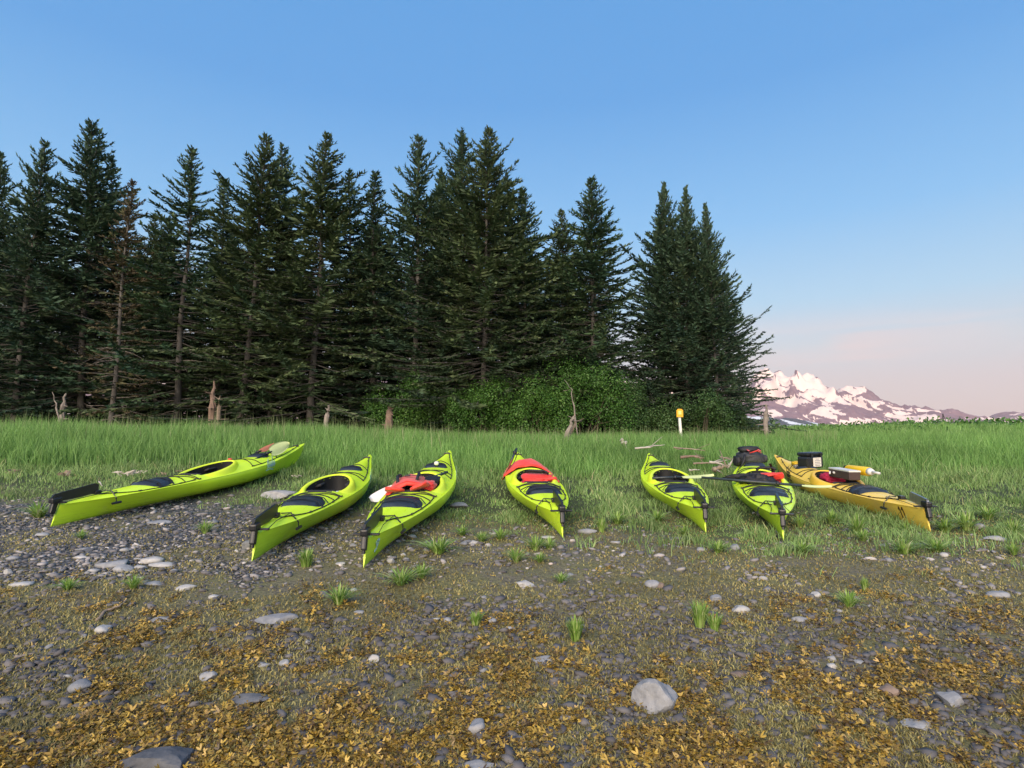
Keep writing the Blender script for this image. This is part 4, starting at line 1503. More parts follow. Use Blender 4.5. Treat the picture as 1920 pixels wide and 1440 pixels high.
def hull_mesh(K, M):
    xs = np.concatenate([[0, .008, .03], np.arange(.06, K.L - .05, .025), [K.L - .04, K.L - .015, K.L - .003]])
    rows = []
    for x in xs:
        p = K.section(x)
        full = [(-y, z) for y, z in p][::-1] + [(y, z) for y, z in p][1:] if False else None
        left = [(y, z) for y, z in p]
        right = [(-y, z) for y, z in p[1:-1]][::-1]
        ring = left + right
        # the stern post leans back a little, the bow stem rakes
        row = []
        for y, z in ring:
            xo = x
            if x < .30:
                xo -= .10 * (1 - x / .30) * (1 - z / .23)
            row.append((xo, y, z))
        rows.append(row)
    V = np.array(rows)
    nu, nv = V.shape[:2]
    Fq = grid_faces(nu, nv, True)
    V = V.reshape(-1, 3)
    c = V[Fq].mean(1)
    ang = np.arctan2(c[:, 1] / CB, (c[:, 0] - CX) / CA)
    rr_ = np.sqrt(((c[:, 0] - CX) / (CA + .01)) ** 2 + (c[:, 1] / ((CB + .01) * (1 - .13 * np.cos(ang)))) ** 2)
    cut = (rr_ < 1) & (c[:, 2] > .2)
    Fq = Fq[~cut]
    tri = []
    # close both ends
    V = V.tolist()
    for r, flip in ((0, True), (nu - 1, False)):
        ring = [r * nv + k for k in range(nv)]
        cpt = np.mean([V[i] for i in ring], 0).tolist()
        V.append(cpt)
        ci = len(V) - 1
        for k in range(nv):
            a, b = ring[k], ring[(k + 1) % nv]
            tri.append((b, a, ci) if flip else (a, b, ci))
    me = mesh_np('hull', V, [Fq, np.array(tri)], [M], smooth=True)
    me.set_sharp_from_angle(angle=rad(38))
    return me


def conform(K, pts, lift=.004):
    return [Vector((x, y, K.deck(x, y) + lift)) for x, y in pts]


def dense(pts, n=8):
    out = []
    for a, b in zip(pts[:-1], pts[1:]):
        for k in range(n):
            t = k / n
            out.append(tuple(a[i] + (b[i] - a[i]) * t for i in range(len(a))))
    out.append(tuple(pts[-1]))
    return out


def rim_mesh(K, M):
    na = 56
    rows = []
    for i in range(na):
        a = 2 * math.pi * i / na
        ex, ey = egg(a)
        zt = .292 + .060 * (ex - CX) / CA + .004 * abs(math.sin(a))
        row = []
        for g, z in ((.078, None), (.052, zt - .014), (.036, zt - .001), (.014, zt + .003), (.002, zt - .004), (-.003, zt - .014)):
            x, y = egg(a, g=g)
            if z is None:
                z = K.deck(x, y) - .006
            row.append((x, y, z))
        rows.append(row)
    V = np.array(rows)
    n, m = V.shape[:2]
    i, j = np.meshgrid(np.arange(n), np.arange(m - 1), indexing='ij')
    Fq = np.stack([i * m + j, ((i + 1) % n) * m + j, ((i + 1) % n) * m + j + 1, i * m + j + 1], -1).reshape(-1, 4)
    return mesh_np('cockpit_rim', V.reshape(-1, 3), Fq[:, ::-1], [M], smooth=True)


def shade_sheet_mesh(K):  # black sheet added inside the cockpit to stand for its shade
    rows = []
    for i in range(40):
        ex, ey = egg(2 * math.pi * i / 40)
        zt = .292 + .060 * (ex - CX) / CA
        for g, z in ((-.004, zt - .012), (.012, zt - .10), (.004, .13), (-.03, .05)):
            x, y = egg(2 * math.pi * i / 40, g=g)
            rows.append((x, y, z))
    i, j = np.meshgrid(np.arange(40), np.arange(3), indexing='ij')
    Fq = np.stack([i * 4 + j, ((i + 1) % 40) * 4 + j, ((i + 1) % 40) * 4 + j + 1, i * 4 + j + 1], -1).reshape(-1, 4)
    V = rows + [(CX, 0, .045)]
    T3 = np.array([(k * 4 + 3, ((k + 1) % 40) * 4 + 3, 160) for k in range(40)])
    return mesh_np('cockpit_shade_sheet', V, [Fq, T3], [M_COCKPIT_SHADE], smooth=True)


def hatch_mesh(K, cx, la, lb, M, dome=.022):
    nr, na = 9, 36
    V = []
    for r in range(nr):
        s = r / (nr - 1)
        for i in range(na):
            a = 2 * math.pi * i / na
            ca, sa = math.cos(a), math.sin(a)
            q = 1 / (abs(ca) ** 2.5 + abs(sa) ** 2.5) ** (1 / 2.5)
            x, y = cx + la * s * ca * q, lb * s * sa * q
            lip = .010 if .80 < s < .99 else 0
            z = K.deck(x, y) + .014 + dome * (1 - s ** 2) + lip - (.016 if s == 1 else 0)
            V.append((x, y, z))
    F_ = grid_faces(nr, na, True)
    return mesh_np('hatch_cover', V, F_, [M], smooth=True)


def ribbon(pts, w, M, name, t=.003, side=None):
    """a flat strap through points, w wide"""
    mb = MB()
    pts = [Vector(p) for p in pts]
    for i in range(len(pts)):
        d = pts[min(i + 1, len(pts) - 1)] - pts[max(i - 1, 0)]
        s = d.cross(Vector((0, 0, 1))) if side is None else Vector(side)
        s.normalize()
        up = s.cross(d).normalized() * t
        for q in (pts[i] - s * w / 2, pts[i] + s * w / 2, pts[i] + s * w / 2 + up, pts[i] - s * w / 2 + up):
            mb.v.append(tuple(q))
    n = len(pts)
    for i in range(n - 1):
        for k in range(4):
            mb.f.append((i * 4 + k, i * 4 + (k + 1) % 4, (i + 1) * 4 + (k + 1) % 4, (i + 1) * 4 + k))
    mb.f += [(3, 2, 1, 0), tuple((n - 1) * 4 + k for k in range(4))]
    return mb.mesh(name, M)


def decal_side(K, strokes, x0, z0, sc, side, M, w=.008, name='hull_marking'):
    """strokes (in a unit frame) laid on the hull side; side = +1 left, -1 right"""
    mb = MB()
    for st in strokes:
        st = dense(st, 4)
        P = []
        for u, v in st:
            x = x0 + u * sc * (-1 if side > 0 else 1)
            z = z0 + v * sc
            sec = K.section(x)
            zs = [q[1] for q in sec[:10]]
            ys = [q[0] for q in sec[:10]]
            y = float(np.interp(z, zs, ys)) + .004
            xo = x - (.10 * (1 - x / .30) * (1 - z / .23) if x < .3 else 0)
            P.append(Vector((xo, side * y, z)))
        for i in range(len(P) - 1):
            d = (P[i + 1] - P[i]).normalized()
            s = Vector((0, side, 0)).cross(d).normalized() * w / 2
            o = Vector((0, side * .0015, 0))
            e = d * w * .3
            mb.add([P[i] - e - s, P[i + 1] + e - s, P[i + 1] + e + s, P[i] - e + s,
                    P[i] - e - s - o, P[i + 1] + e - s - o, P[i + 1] + e + s - o, P[i] - e + s - o],
                   [(0, 1, 2, 3), (7, 6, 5, 4), (0, 4, 5, 1), (2, 6, 7, 3)])
    return mb.mesh(name, M)


SCRIPT = [[(0, .25), (.12, .75), (.2, .3), (.1, .05), (.28, .2)], [(.3, .5), (.38, .1), (.48, .5)], [(.52, .2), (.62, .5), (.6, .08), (.72, .3)],
          [(.75, .9), (.78, .1)], [(.86, .45), (.9, .1), (1.0, .5)], [(1.05, .2), (1.15, .5), (1.2, .1), (1.3, .3)], [(0, -.1), (.5, -.05), (1.3, -.14)]]
ELEVEN = [[(.0, .78), (.16, 1.0), (.16, .0)], [(.42, .78), (.58, 1.0), (.58, .0)]]
NINE = [[(.5, .6), (.45, .95), (.15, 1.0), (0, .75), (.2, .5), (.48, .62), (.5, .9)], [(.5, .7), (.42, .2), (.1, 0)]]


def build_kayak_meshes(K, ML, MR, old=False):
    m = {}
    m['hull'] = hull_mesh(K, ML)
    m['rim'] = rim_mesh(K, MR)
    L_ = K.L
    m['shade_sheet'] = shade_sheet_mesh(K)
    m['hatch_r'] = hatch_mesh(K, 1.16, .21, .20, M_RUB)
    m['hatch_f'] = hatch_mesh(K, 3.20, .14, .145, M_RUB, .016)
    # hatch straps
    st = []
    for cx, lb in ((1.07, .215), (1.25, .215)):
        st.append(ribbon([(cx, y, K.deck(cx, y) + (.040 if abs(y) < lb * .8 else .008)) for y in np.linspace(-lb, lb, 11)], .026, M_WEB, 'strap'))
    m['straps_r'] = st
    m['straps_f'] = [ribbon([(3.20, y, K.deck(3.20, y) + (.034 if abs(y) < .12 else .006)) for y in np.linspace(-.15, .15, 9)], .024, M_WEB, 'strap')]
    # deck lines: perimeter line aft and forward, crossed bungees before and behind the cockpit
    W = lambda x, f: float(np.interp(x / L_, K.Ts, K.ws)) * f
    r = .0055
    m['lines'] = []

    def line(pts, nd, lift=.006):
        q = MB(); q.tube(conform(K, dense(pts, nd), lift), r, 5)
        m['lines'].append(q.mesh('deck_line', M_CORD))
    aft = [(1.56, .80), (1.34, .86), (1.05, .88), (.80, .85), (.55, .62), (.40, .35)]
    fw = [(2.72, .80), (2.95, .80), (3.3, .78), (3.7, .74), (4.05, .62), (4.30, .35)]
    for sd in (-1, 1):
        line([(x, sd * W(x, f)) for x, f in aft], 5)
        line([(x, sd * W(x, f)) for x, f in fw], 5)
    for (xa, xb) in ((1.42, 1.62), (1.62, 1.42), (1.64, 1.64), (2.70, 2.92), (2.92, 2.70)):
        line([(xa, -W(xa, .80)), (xb, W(xb, .80))], 14, .007)
    line([(3.42, -W(3.42, .74)), (3.62, 0), (3.42, W(3.42, .74))], 10)
    fb = MB()
    for x, f in aft[:5] + [(1.64, .82), (2.70, .80), (2.92, .80), (3.3, .78), (3.62, .74), (4.05, .62)]:
        for sd in (-1, 1):
            p = Vector((x, sd * W(x, f), K.deck(x, W(x, f)) + .008))
            fb.box(p, (.045, .016, .016), bev=.005)
    m['fittings'] = fb.mesh('deck_fitting', M_BLK)
    # rudder flipped up over the stern deck
    hb = MB()
    hb.box((-.068, 0, .195), (.055, .040, .125), Matrix.Rotation(rad(18), 3, 'Y'), bev=.012)
    hb.box((-.040, 0, .262), (.11, .058, .055), bev=.015)
    hb.tube([(-.088, 0, .11), (-.050, 0, .31)], .013, 8)
    m['rud_h'] = hb.mesh('rudder_housing', M_BLK)
    bb = MB()
    outl = [(-.07, .262), (-.088, .292), (-.06, .322), (.10, .338), (.40, .362), (.435, .345), (.42, .268), (.22, .246), (.02, .246)]
    n = len(outl)
    vs = [(x, -.010, z) for x, z in outl] + [(x, .010, z) for x, z in outl]
    fs = [tuple(range(n)), tuple(range(2 * n - 1, n - 1, -1))] + [(i, i + n, (i + 1) % n + n, (i + 1) % n) for i in range(n)]
    bb.add(vs, fs)
    m['rud_b'] = bb.mesh('rudder_blade', M_BLK if not old else M_STEEL)
    yb = MB()
    yb.box((-.02, 0, .238), (.03, .20, .014), bev=.004)
    for sd in (-1, 1):
        yb.tube([(-.02, sd * .09, .241), (.25, sd * .06, K.deck(.25, .05) + .02), (.60, sd * .07, K.deck(.6, .07) + .012)], .0035, 4)
    yb.box((.42, 0, K.deck(.42, 0) + .018), (.07, .05, .04), bev=.008)
    m['rud_y'] = yb.mesh('rudder_yoke', M_BLK)
    # seat, back rest, footwell
    sb = MB()
    sb.box((1.97, 0, .075), (.40, .36, .05), bev=.02)
    for sd in (-1, 1):
        sb.box((1.97, sd * .20, .15), (.36, .03, .16), bev=.014)
    m['seat'] = sb.mesh('seat', M_SEAT, True)
    kb = MB()
    kb.box((1.79, 0, .20), (.06, .32, .15), Matrix.Rotation(rad(-14), 3, 'Y'), bev=.024)
    m['back'] = kb.mesh('backrest', M_SEAT, True)
    tb = MB()
    for sd in (-1, 1):
        tb.box((2.38, sd * .18, .245), (.20, .10, .03), Matrix.Rotation(sd * rad(-18), 3, 'X'), bev=.012)
    m['thigh'] = tb.mesh('thigh_brace', M_SEAT, True)
    # carry toggles
    tg = MB()
    tx = .52
    wy = float(np.interp(tx / L_, K.Ts, K.ws))
    tg.tube([(tx + .02, 0, K.deck(tx, 0) + .01), (tx - .01, -wy * .6, K.deck(tx, wy * .6) + .035), (tx - .02, -wy - .01, .19), (tx - .02, -wy - .012, .15)], .006, 6)
    tg.tube([(tx - .075, -wy - .014, .14), (tx + .035, -wy - .014, .14)], .013, 8)
    m['tog_r'] = tg.mesh('carry_toggle', M_BLK)
    tl = MB()
    tl.tube([(tx + .02, 0, K.deck(tx, 0) + .01), (tx - .01, wy * .6, K.deck(tx, wy * .6) + .035), (tx - .02, wy + .01, .19), (tx - .02, wy + .012, .15)], .006, 6)
    tl.tube([(tx - .075, wy + .014, .14), (tx + .035, wy + .014, .14)], .013, 8)
    m['tog_l'] = tl.mesh('carry_toggle', M_BLK)
    tw = MB()
    xb = L_ - .24
    tw.tube([(xb, -.03, K.deck(xb, .03) + .006), (xb + .04, 0, K.deck(xb + .04, 0) + .018), (xb, .03, K.deck(xb, .03) + .006)], .006, 6)
    tw.tube([(xb - .02, -.05, K.deck(xb, .03) + .012), (xb - .02, .05, K.deck(xb, .03) + .012)], .010, 8)
    m['tog_f'] = tw.mesh('carry_toggle', M_BLK)
    # hull seam: a proud rub line along the sheer
    sm_ = MB()
    for sd in (-1, 1):
        pts = []
        for x in np.linspace(.05, L_ - .06, 60):
            sec = K.section(x)
            y, z = sec[9]
            pts.append((x - (.10 * (1 - x / .30) * (1 - z / .23) if x < .3 else 0), sd * (y + .001), z))
        sm_.tube(pts, .006, 5)
    m['seam'] = sm_.mesh('sheer_seam', ML)
    return m


KM = build_kayak_meshes(KS, M_LIME, M_RIM)
KMY = build_kayak_meshes(KY, M_YEL, M_YRIM, True)


def kayak(spx, spy, bowx, bowy, label, toggle='r', roll=0.0, yellow=False, number=None, side_logo=None, L_=None):
    K, m = (KY, KMY) if yellow else (KS, KM)
    S = gp(spx, spy)
    # bow tip: on its ray, a hull length away
    d = ray(bowx, bowy)
    bow_h = float(K.shs[-1] + K.crs[-1])
    tl = math.hypot(K.L, bow_h)
    y = S.y + 3
    for _ in range(60):
        P = Vector((d.x * y, y, EYE + d.z * y))
        e = (P - S).length - tl
        y -= e * .7
    P = Vector((d.x * y, y, EYE + d.z * y))
    v = P - S
    yaw = math.atan2(v.y, v.x)
    el = math.atan2(v.z, math.hypot(v.x, v.y)) - math.atan2(bow_h, K.L)
    # keep the stern corner on the ground
    o = empty('kayak', S + Vector((0, 0, .006)))
    M = Matrix.Rotation(yaw, 4, 'Z') @ Matrix.Rotation(-el, 4, 'Y') @ Matrix.Rotation(roll, 4, 'X')
    o.rotation_euler = M.to_euler()
    tag(o, label, 'kayak', 'kayaks pulled up on the shore')
    link('hull', m['hull'], o)
    link('cockpit_rim', m['rim'], o)
    link('cockpit_shade_sheet', m['shade_sheet'], o)
    for key, sk in (('hatch_r', 'straps_r'), ('hatch_f', 'straps_f')):
        h = link('hatch_cover', m[key], o)
        for s in m[sk]:
            link('strap', s, h)
    for ln_ in m['lines']:
        link('deck_line', ln_, o)
    tag(link('deck_fitting', m['fittings'], o), kind='stuff')
    rb = link('rudder', m['rud_h'], o)
    link('rudder_blade', m['rud_b'], rb)
    link('rudder_yoke', m['rud_y'], rb)
    if yellow:
        bl_ = [c for c in rb.children if c.name.startswith('rudder_blade')][0]
        bl_.scale = (.62, 1, .9)
        bl_.location = (-.02, 0, .02)
    link('seat', m['seat'], o)
    link('backrest', m['back'], o)
    link('thigh_brace', m['thigh'], o)
    link('carry_toggle', m['tog_' + toggle], o)
    link('carry_toggle', m['tog_f'], o)
    link('sheer_seam', m['seam'], o)
    if side_logo:
        link('hull_logo', decal_side(K, SCRIPT, 3.0 if side_logo < 0 else 3.35, .17, .20, side_logo, M_DECAL if not yellow else M_BRNBOX, .016, 'hull_logo'), o)
    if number is not None:
        strokes, sd, mm, sc_ = number
        link('hull_number', decal_side(K, strokes, .14 if sd < 0 else .34, .075, sc_, sd, mm, .018, 'hull_number'), o)
    bpy.context.view_layer.update()
    print('KAYAK', [round(q, 2) for q in S], 'bow', [round(q, 2) for q in P], 'pitch', round(math.degrees(el), 1), 'ground under bow', round(gz(P.x, P.y), 2))
    return o, Matrix.Translation(S + Vector((0, 0, .006))) @ M


K1, T1 = kayak(112, 987, 570, 832, 'leftmost lime kayak, seen almost side on, with two paddles stuck in its cockpit', side_logo=-1)
K2, T2 = kayak(481, 1051, 694, 853, 'lime kayak with an empty open cockpit, second from the left', side_logo=-1)
K3, T3 = kayak(688, 1062, 843, 845, 'lime kayak with a red life jacket over its cockpit, third from the left', side_logo=-1, number=(NINE, -1, M_DECAL, .085))
K4, T4 = kayak(1052, 1008, 970, 848, 'lime kayak in the middle with a red cover over its front deck', 'l')
K5, T5 = kayak(1320, 999, 1217, 850, 'lime kayak with a paddle blade sticking out to the right, fifth from the left', 'l')
K6, T6 = kayak(1467, 1014, 1403, 848, 'lime kayak pointing its stern at the camera, loaded with a black backpack', 'l')
K7, T7 = kayak(1735, 997, 1453, 853, 'old yellow kayak at the right marked 11, with a black case on its front deck', 'l', yellow=True, number=(ELEVEN, 1, M_INK, .105), side_logo=1)


# ------------------------------------------------------------------ things lying in and on the kayaks
def put(o, T, loc=(0, 0, 0), rot=(0, 0, 0)):
    from mathutils import Euler
    M = T @ Matrix.Translation(loc) @ Euler(rot).to_matrix().to_4x4()
    o.matrix_world = M
    o.location = M.to_translation()
    o.rotation_euler = M.to_euler()
    return o


def spoon(name, x0, sgn, M, ln=.46, w=.095, roll=0.0):
    """paddle blade from the shaft end outward, slightly cupped"""
    nu, nv = 13, 9
    V = []
    for side in (0, 1):
        for i in range(nu):
            s = i / (nu - 1)
            ww = w * (math.sin(math.pi * min(1, (.08 + .92 * s) ** .75 * .93)) ** .62) * (1 if s < .97 else .75)
            for j in range(nv):
                t = (j / (nv - 1) - .5) * 2
                y = ww * t
                z = .030 * (s * s) - .018 * t * t * s + (.0035 if side else -.0035) * (1 - t * t * .8) + (.010 * (1 - abs(t)) * (1 - s) * (1 if side else -1))
                V.append(((x0 + sgn * ln * s), y * math.cos(roll) - z * math.sin(roll), y * math.sin(roll) + z * math.cos(roll)))
    F1 = grid_faces(nu, nv)
    F2 = grid_faces(nu, nv)[:, ::-1] + nu * nv
    edge = [i * nv for i in range(nu)] + [(nu - 1) * nv + j for j in range(1, nv)] + [i * nv + nv - 1 for i in range(nu - 2, -1, -1)]
    F3 = np.array([(a, b, b + nu * nv, a + nu * nv) for a, b in zip(edge[:-1], edge[1:])])
    return mesh_np(name, V, np.concatenate([F1, F2, F3]), [M], smooth=True)


def aim(o, a, b, roll=0.0):
    """lay an object's x axis from world point a to b, centred"""
    a, b = Vector(a), Vector(b)
    x = (b - a).normalized()
    z = Vector((0, 0, 1))
    y = z.cross(x).normalized()
    z = x.cross(y)
    M = Matrix((x, y, z)).transposed() @ Matrix.Rotation(roll, 3, 'X')
    o.location = (a + b) / 2
    o.rotation_euler = M.to_euler()
    return o


def loc(T, x, y, z):
    return T @ Vector((x, y, z))


def half_paddle(label, M, tip, base, shaft=1.2, roll=0.0, drip=True, bl=.46, bw=.095):
    """blade end out at `tip`; the shaft runs back towards `base` and ends among the gear"""
    tip, base = Vector(tip), Vector(base)
    o = tag(empty('paddle'), label, 'paddle', GP)
    x = (tip - base).normalized()
    y = Vector((0, 0, 1)).cross(x).normalized()
    z = x.cross(y)
    mb = MB(); mb.tube([(-shaft - .44, 0, 0), (-bl + .03, 0, 0)], .0155, 10); mb.obj('shaft', M_SHAFT, o, True)
    link('blade', spoon('blade', -bl, 1, M, ln=bl, w=bw, roll=0), o)
    if drip:
        mb = MB(); mb.tube([(-.56, 0, 0), (-.53, 0, 0)], [.034, .026], 10); mb.obj('drip_ring', M_BLK, o, True)
    R3 = Matrix((x, y, z)).transposed() @ Matrix.Rotation(roll, 3, 'X')
    o.location = tip
    o.rotation_euler = R3.to_euler()
    return o


def loc(T, x, y, z):
    return T @ Vector((x, y, z))


GP = 'paddles lying in and across the kayaks'
h1 = loc(T1, 3.75, .0, .45)
half_paddle('paddle with a pale yellow blade reaching up over the leftmost kayak bow', M_PBLADE, at(540, 832, h1.y), at(385, 906, loc(T1, 1.95, .08, .2).y), 1.25, 1.15)
half_paddle('paddle with a thin orange blade behind the pale yellow one', M_OBLADE, at(512, 834, h1.y + .25), at(378, 902, loc(T1, 1.85, .18, .2).y), 1.25, .45, bw=.05)
o = blob('red_pouch', (.16, .12, .07), M_RED, rough=.2, seed=3)
put(o, T1, (2.03, -.10, .17))
tag(o, 'small red pouch inside the leftmost kayak cockpit', 'pouch')
o = blob('orange_float', (.06, .05, .04), M_ORG, rough=.1, seed=4)
put(o, T1, (2.62, .05, .355))
tag(o, 'small orange float strapped by the paddles on the leftmost kayak', 'float')
# second kayak
o = blob('pale_cloth', (.30, .10, .04), M_WHT, rough=.3, seed=6, freq=2)
put(o, T2, (2.21, -.10, .17), (0, 0, .5))
tag(o, 'crumpled pale cloth inside the empty cockpit of the second kayak', 'cloth')


def life_jacket(label, M, size=1.0, fold=.25, group=None):
    """two foam front panels, a back panel, shoulder straps and buckled webbing"""
    o = tag(empty('life_jacket'), label, 'life jacket', group)
    blob('back_panel', (.62 * size, .44 * size, .065), M, o, n=4.5, rough=.13, seed=11, bend=fold * .30, loc=(.05, 0, .06))
    for sd in (-1, 1):
        q = blob('front_panel', (.24 * size, .17 * size, .045), M, o, n=3.5, rough=.12, seed=12 + sd, loc=(-.24 * size, sd * .11 * size, .0), rot=(sd * .25, .25, sd * .1))
        mb = MB()
        pts = [(.26 * size, sd * .10, .085), (.20 * size, sd * .11, .098), (.08, sd * .12, .100), (-.06, sd * .11, .098), (-.18 * size, sd * .10, .07)]
        mb.tube(pts, .017, 6)
        mb.obj('shoulder_strap', M_NEO, o, True)
    w = ribbon([(-.05, y, .108 - .8 * y * y) for y in np.linspace(-.2, .2, 9)], .03, M_WEB, 'waist_strap')
    link('waist_strap', w, o)
    mb = MB(); mb.box((-.05, 0, .114), (.045, .06, .018), bev=.005)
    mb.obj('buckle', M_BLK, o)
    return o


GL = 'life jackets in the kayak cockpits'
o = life_jacket('big red life jacket draped over the left side of the third kayak cockpit', M_ORG, 1.2, .5, GL)
put(o, T3, (2.05, .11, .275), (-.10, .03, .15))
o = blob('black_bag', (.34, .22, .13), M_NEO, rough=.25, seed=21)
put(o, T3, (2.31, -.10, .27))
tag(o, 'black crumpled gear bag beside the red life jacket in the third kayak', 'gear bag')
o = blob('red_cloth', (.24, .16, .10), M_RED, rough=.28, seed=22)
put(o, T3, (1.94, -.12, .29))
tag(o, 'bright red cloth bundle at the back of the third kayak cockpit', 'cloth')
o = blob('small_white_can', (.06, .06, .05), M_WHT, rough=.02, seed=1)
put(o, T3, (3.07, -.03, .395))
tag(o, 'small white knob shaped item on the front hatch of the third kayak', 'small item')
half_paddle('paddle with a white blade sticking out left of the third kayak', M_WBLADE, at(693, 938, loc(T3, 1.9, .6, 0).y), loc(T3, 2.35, -.05, .30), .55, -.75)

# middle kayak
def cover(label, M, K, x0, x1, seed, over=.02):
    nu, nv = 16, 22
    V = []
    for i in range(nu):
        s = i / (nu - 1)
        x = x0 + (x1 - x0) * s
        w = float(np.interp(x / K.L, K.Ts, K.ws)) * (1.03 + .05 * math.sin(s * 5))
        for j in range(nv):
            t = -1 + 2 * j / (nv - 1)
            y = w * t
            z = K.deck(x, min(abs(y), w * .93)) + .035 + .065 * math.sin(math.pi * min(1, s * 1.15 + .05)) * (1 - t * t) ** .6
            z += .016 * mnoise.noise(Vector((x * 7, y * 9 + seed, 0))) + .008 * mnoise.noise(Vector((x * 20, y * 22, seed)))
            if abs(t) > .86:
                z -= .20 * (abs(t) - .86)
            V.append((x + .02 * mnoise.noise(Vector((t * 3, seed, s))), y * (1 + .03 * mnoise.noise(Vector((x * 6, 1, seed)))), z))
    n = nu * nv
    V = V + [(x, y, z - .02) for x, y, z in V]
    e = [i * nv for i in range(nu)] + [(nu - 1) * nv + j for j in range(1, nv)] + [i * nv + nv - 1 for i in range(nu - 2, -1, -1)] + [j for j in range(nv - 2, -1, -1)]
    F3 = np.array([(a_, b_, b_ + n, a_ + n) for a_, b_ in zip(e[:-1], e[1:])])
    return mesh_np('spray_cover', V, np.concatenate([grid_faces(nu, nv)[:, ::-1], grid_faces(nu, nv) + n, F3]), [M], smooth=True)


o = link('spray_cover', cover('', M_ORG, KS, 2.70, 3.34, 5))
put(o, T4)
tag(o, 'red fabric cover draped across the front deck of the middle kayak', 'fabric cover')
half_paddle('paddle with an orange brown blade hanging over the left side of the middle kayak', M_OBLADE, at(945, 899, loc(T4, 2.72, .45, 0).y), loc(T4, 2.98, .22, .40), .20, 1.1, bl=.36, bw=.09)
o = life_jacket('red life jacket stuffed into the right side of the middle kayak cockpit', M_RED, .62, .3, GL)
put(o, T4, (2.10, -.09, .24), (.35, 0, 1.2))
o = blob('crimson_cloth', (.22, .20, .08), M_PINK, rough=.35, seed=33, freq=4)
put(o, T4, (2.05, .07, .21))
tag(o, 'crumpled crimson cloth in the left of the middle kayak cockpit', 'cloth')
# fifth kayak
half_paddle('paddle with a pale greenish blade sticking out right of the fifth kayak', M_PBLADE, at(1337, 893, loc(T5, 2.2, -.75, 0).y), loc(T5, 2.0, -.02, .29), .42, .12)
o = blob('orange_glove', (.10, .07, .05), M_OBLADE, rough=.3, seed=41)
put(o, T5, (2.10, .13, .20))
tag(o, 'small orange and pink glove in the fifth kayak cockpit', 'glove')
o = blob('dark_gear', (.42, .24, .10), M_NEO, rough=.25, seed=42)
put(o, T5, (2.10, -.02, .14))
tag(o, 'dark gear heaped in the fifth kayak cockpit', 'gear')

# sixth kayak: backpack on the bow deck
bp_ = tag(empty('backpack'), 'bulky black backpack with red trim on the bow of the sixth kayak', 'backpack')
blob('pack_body', (.50, .40, .26), M_DGRY, bp_, n=3, rough=.14, seed=51, loc=(0, 0, .14))
blob('pack_lid', (.26, .34, .13), M_NEO, bp_, n=3, rough=.15, seed=52, loc=(-.03, .02, .31))
blob('side_pocket', (.26, .10, .16), M_DGRY, bp_, n=3, rough=.15, seed=53, loc=(.02, -.22, .12))
blob('side_pocket', (.26, .10, .20), M_NEO, bp_, n=3, rough=.15, seed=54, loc=(-.02, .22, .08))
for sd in (-.09, .09):
    link('compression_strap', ribbon([(x, sd, .275 + .05 * math.cos((x) * 5)) for x in np.linspace(-.26, .2, 8)], .03, M_RED, 'compression_strap'), bp_)
mb = MB(); mb.tube([(-.25, .16, .22), (-.31, .20, .10), (-.27, .24, -.05), (-.2, .26, -.14)], .022, 6); mb.obj('shoulder_strap', M_NEO, bp_, True)
mb = MB(); mb.tube([(-.25, -.10, .25), (-.31, -.02, .30), (-.25, .08, .25)], .013, 6); mb.obj('haul_loop', M_RED, bp_, True)
put(bp_, T6, (3.62, .03, .30), (0, .04, .25))
bp_.scale = (.9, .88, .74)
o = blob('dark_spray_skirt', (.40, .28, .15), M_NEO, n=2.4, rough=.5, seed=61, freq=3)
put(o, T6, (1.86, .06, .28), (0, 0, 1.2))
tag(o, 'black neoprene spray skirt heaped over the back of the sixth kayak cockpit', 'spray skirt')
o = blob('rolled_jacket', (.46, .11, .09), M_NEO, n=2.3, rough=.4, seed=62, freq=3)
put(o, T6, (2.02, .20, .31), (0, .1, 1.35))
tag(o, 'black rolled jacket sleeve hanging over the left rim of the sixth kayak', 'jacket')
o = life_jacket('red and black life jacket standing in the right half of the sixth kayak cockpit', M_RED, .52, .3, GL)
put(o, T6, (2.14, -.09, .27), (.9, .1, 1.3))
o = blob('white_bottle', (.16, .07, .07), M_WHT, rough=.06, seed=64)
put(o, T6, (2.40, -.12, .27), (0, 0, .8))
tag(o, 'pale bottle at the front of the sixth kayak cockpit', 'bottle')
half_paddle('long black paddle across the sixth kayak, its pale blade over the yellow one', M_PBLADE, at(1560, 915, loc(T6, 1.6, -.95, 0).y), loc(T6, 1.62, .14, .31), .95, .10, bl=.30, bw=.06)

# yellow kayak
cs = tag(empty('hard_case'), 'black hard case with a white label on the front deck of the yellow kayak', 'case')
mb = MB(); mb.box((0, 0, .085), (.17, .30, .155), bev=.03); mb.obj('case_body', M_BLK, cs)
mb = MB(); mb.box((0, 0, .188), (.172, .302, .050), bev=.022); mb.obj('case_lid', M_BLK, cs)
mb = MB(); mb.box((-.092, -.01, .085), (.004, .155, .115)); mb.obj('label_sheet', M_LABEL, cs)
mb = MB()
for i, (y0, wd) in enumerate(((.0, .06), (-.02, .11), (.0, .10), (-.02, .12), (.01, .09))):
    mb.box((-.095, -.01 + y0 * .3, .125 - i * .021), (.002, wd, .007))
mb.obj('label_print', M_LABTXT, cs)
for y in (-.09, .09):
    mb = MB(); mb.box((-.093, y, .178), (.014, .035, .05), bev=.004); mb.obj('latch', M_BLK, cs)
put(cs, T7, (3.22, -.07, .32), (0, .03, .62))
cs.scale = (1.15,) * 3
o = tag(empty('bilge_pump'), 'yellow tube bilge pump strapped along the rear of the yellow kayak cockpit', 'pump')
mb = MB(); mb.tube([(-.26, 0, 0), (-.24, 0, 0), (.22, 0, 0), (.25, 0, 0)], [.045, .055, .055, .048], 14); mb.obj('pump_body', M_PUMP, o, True)
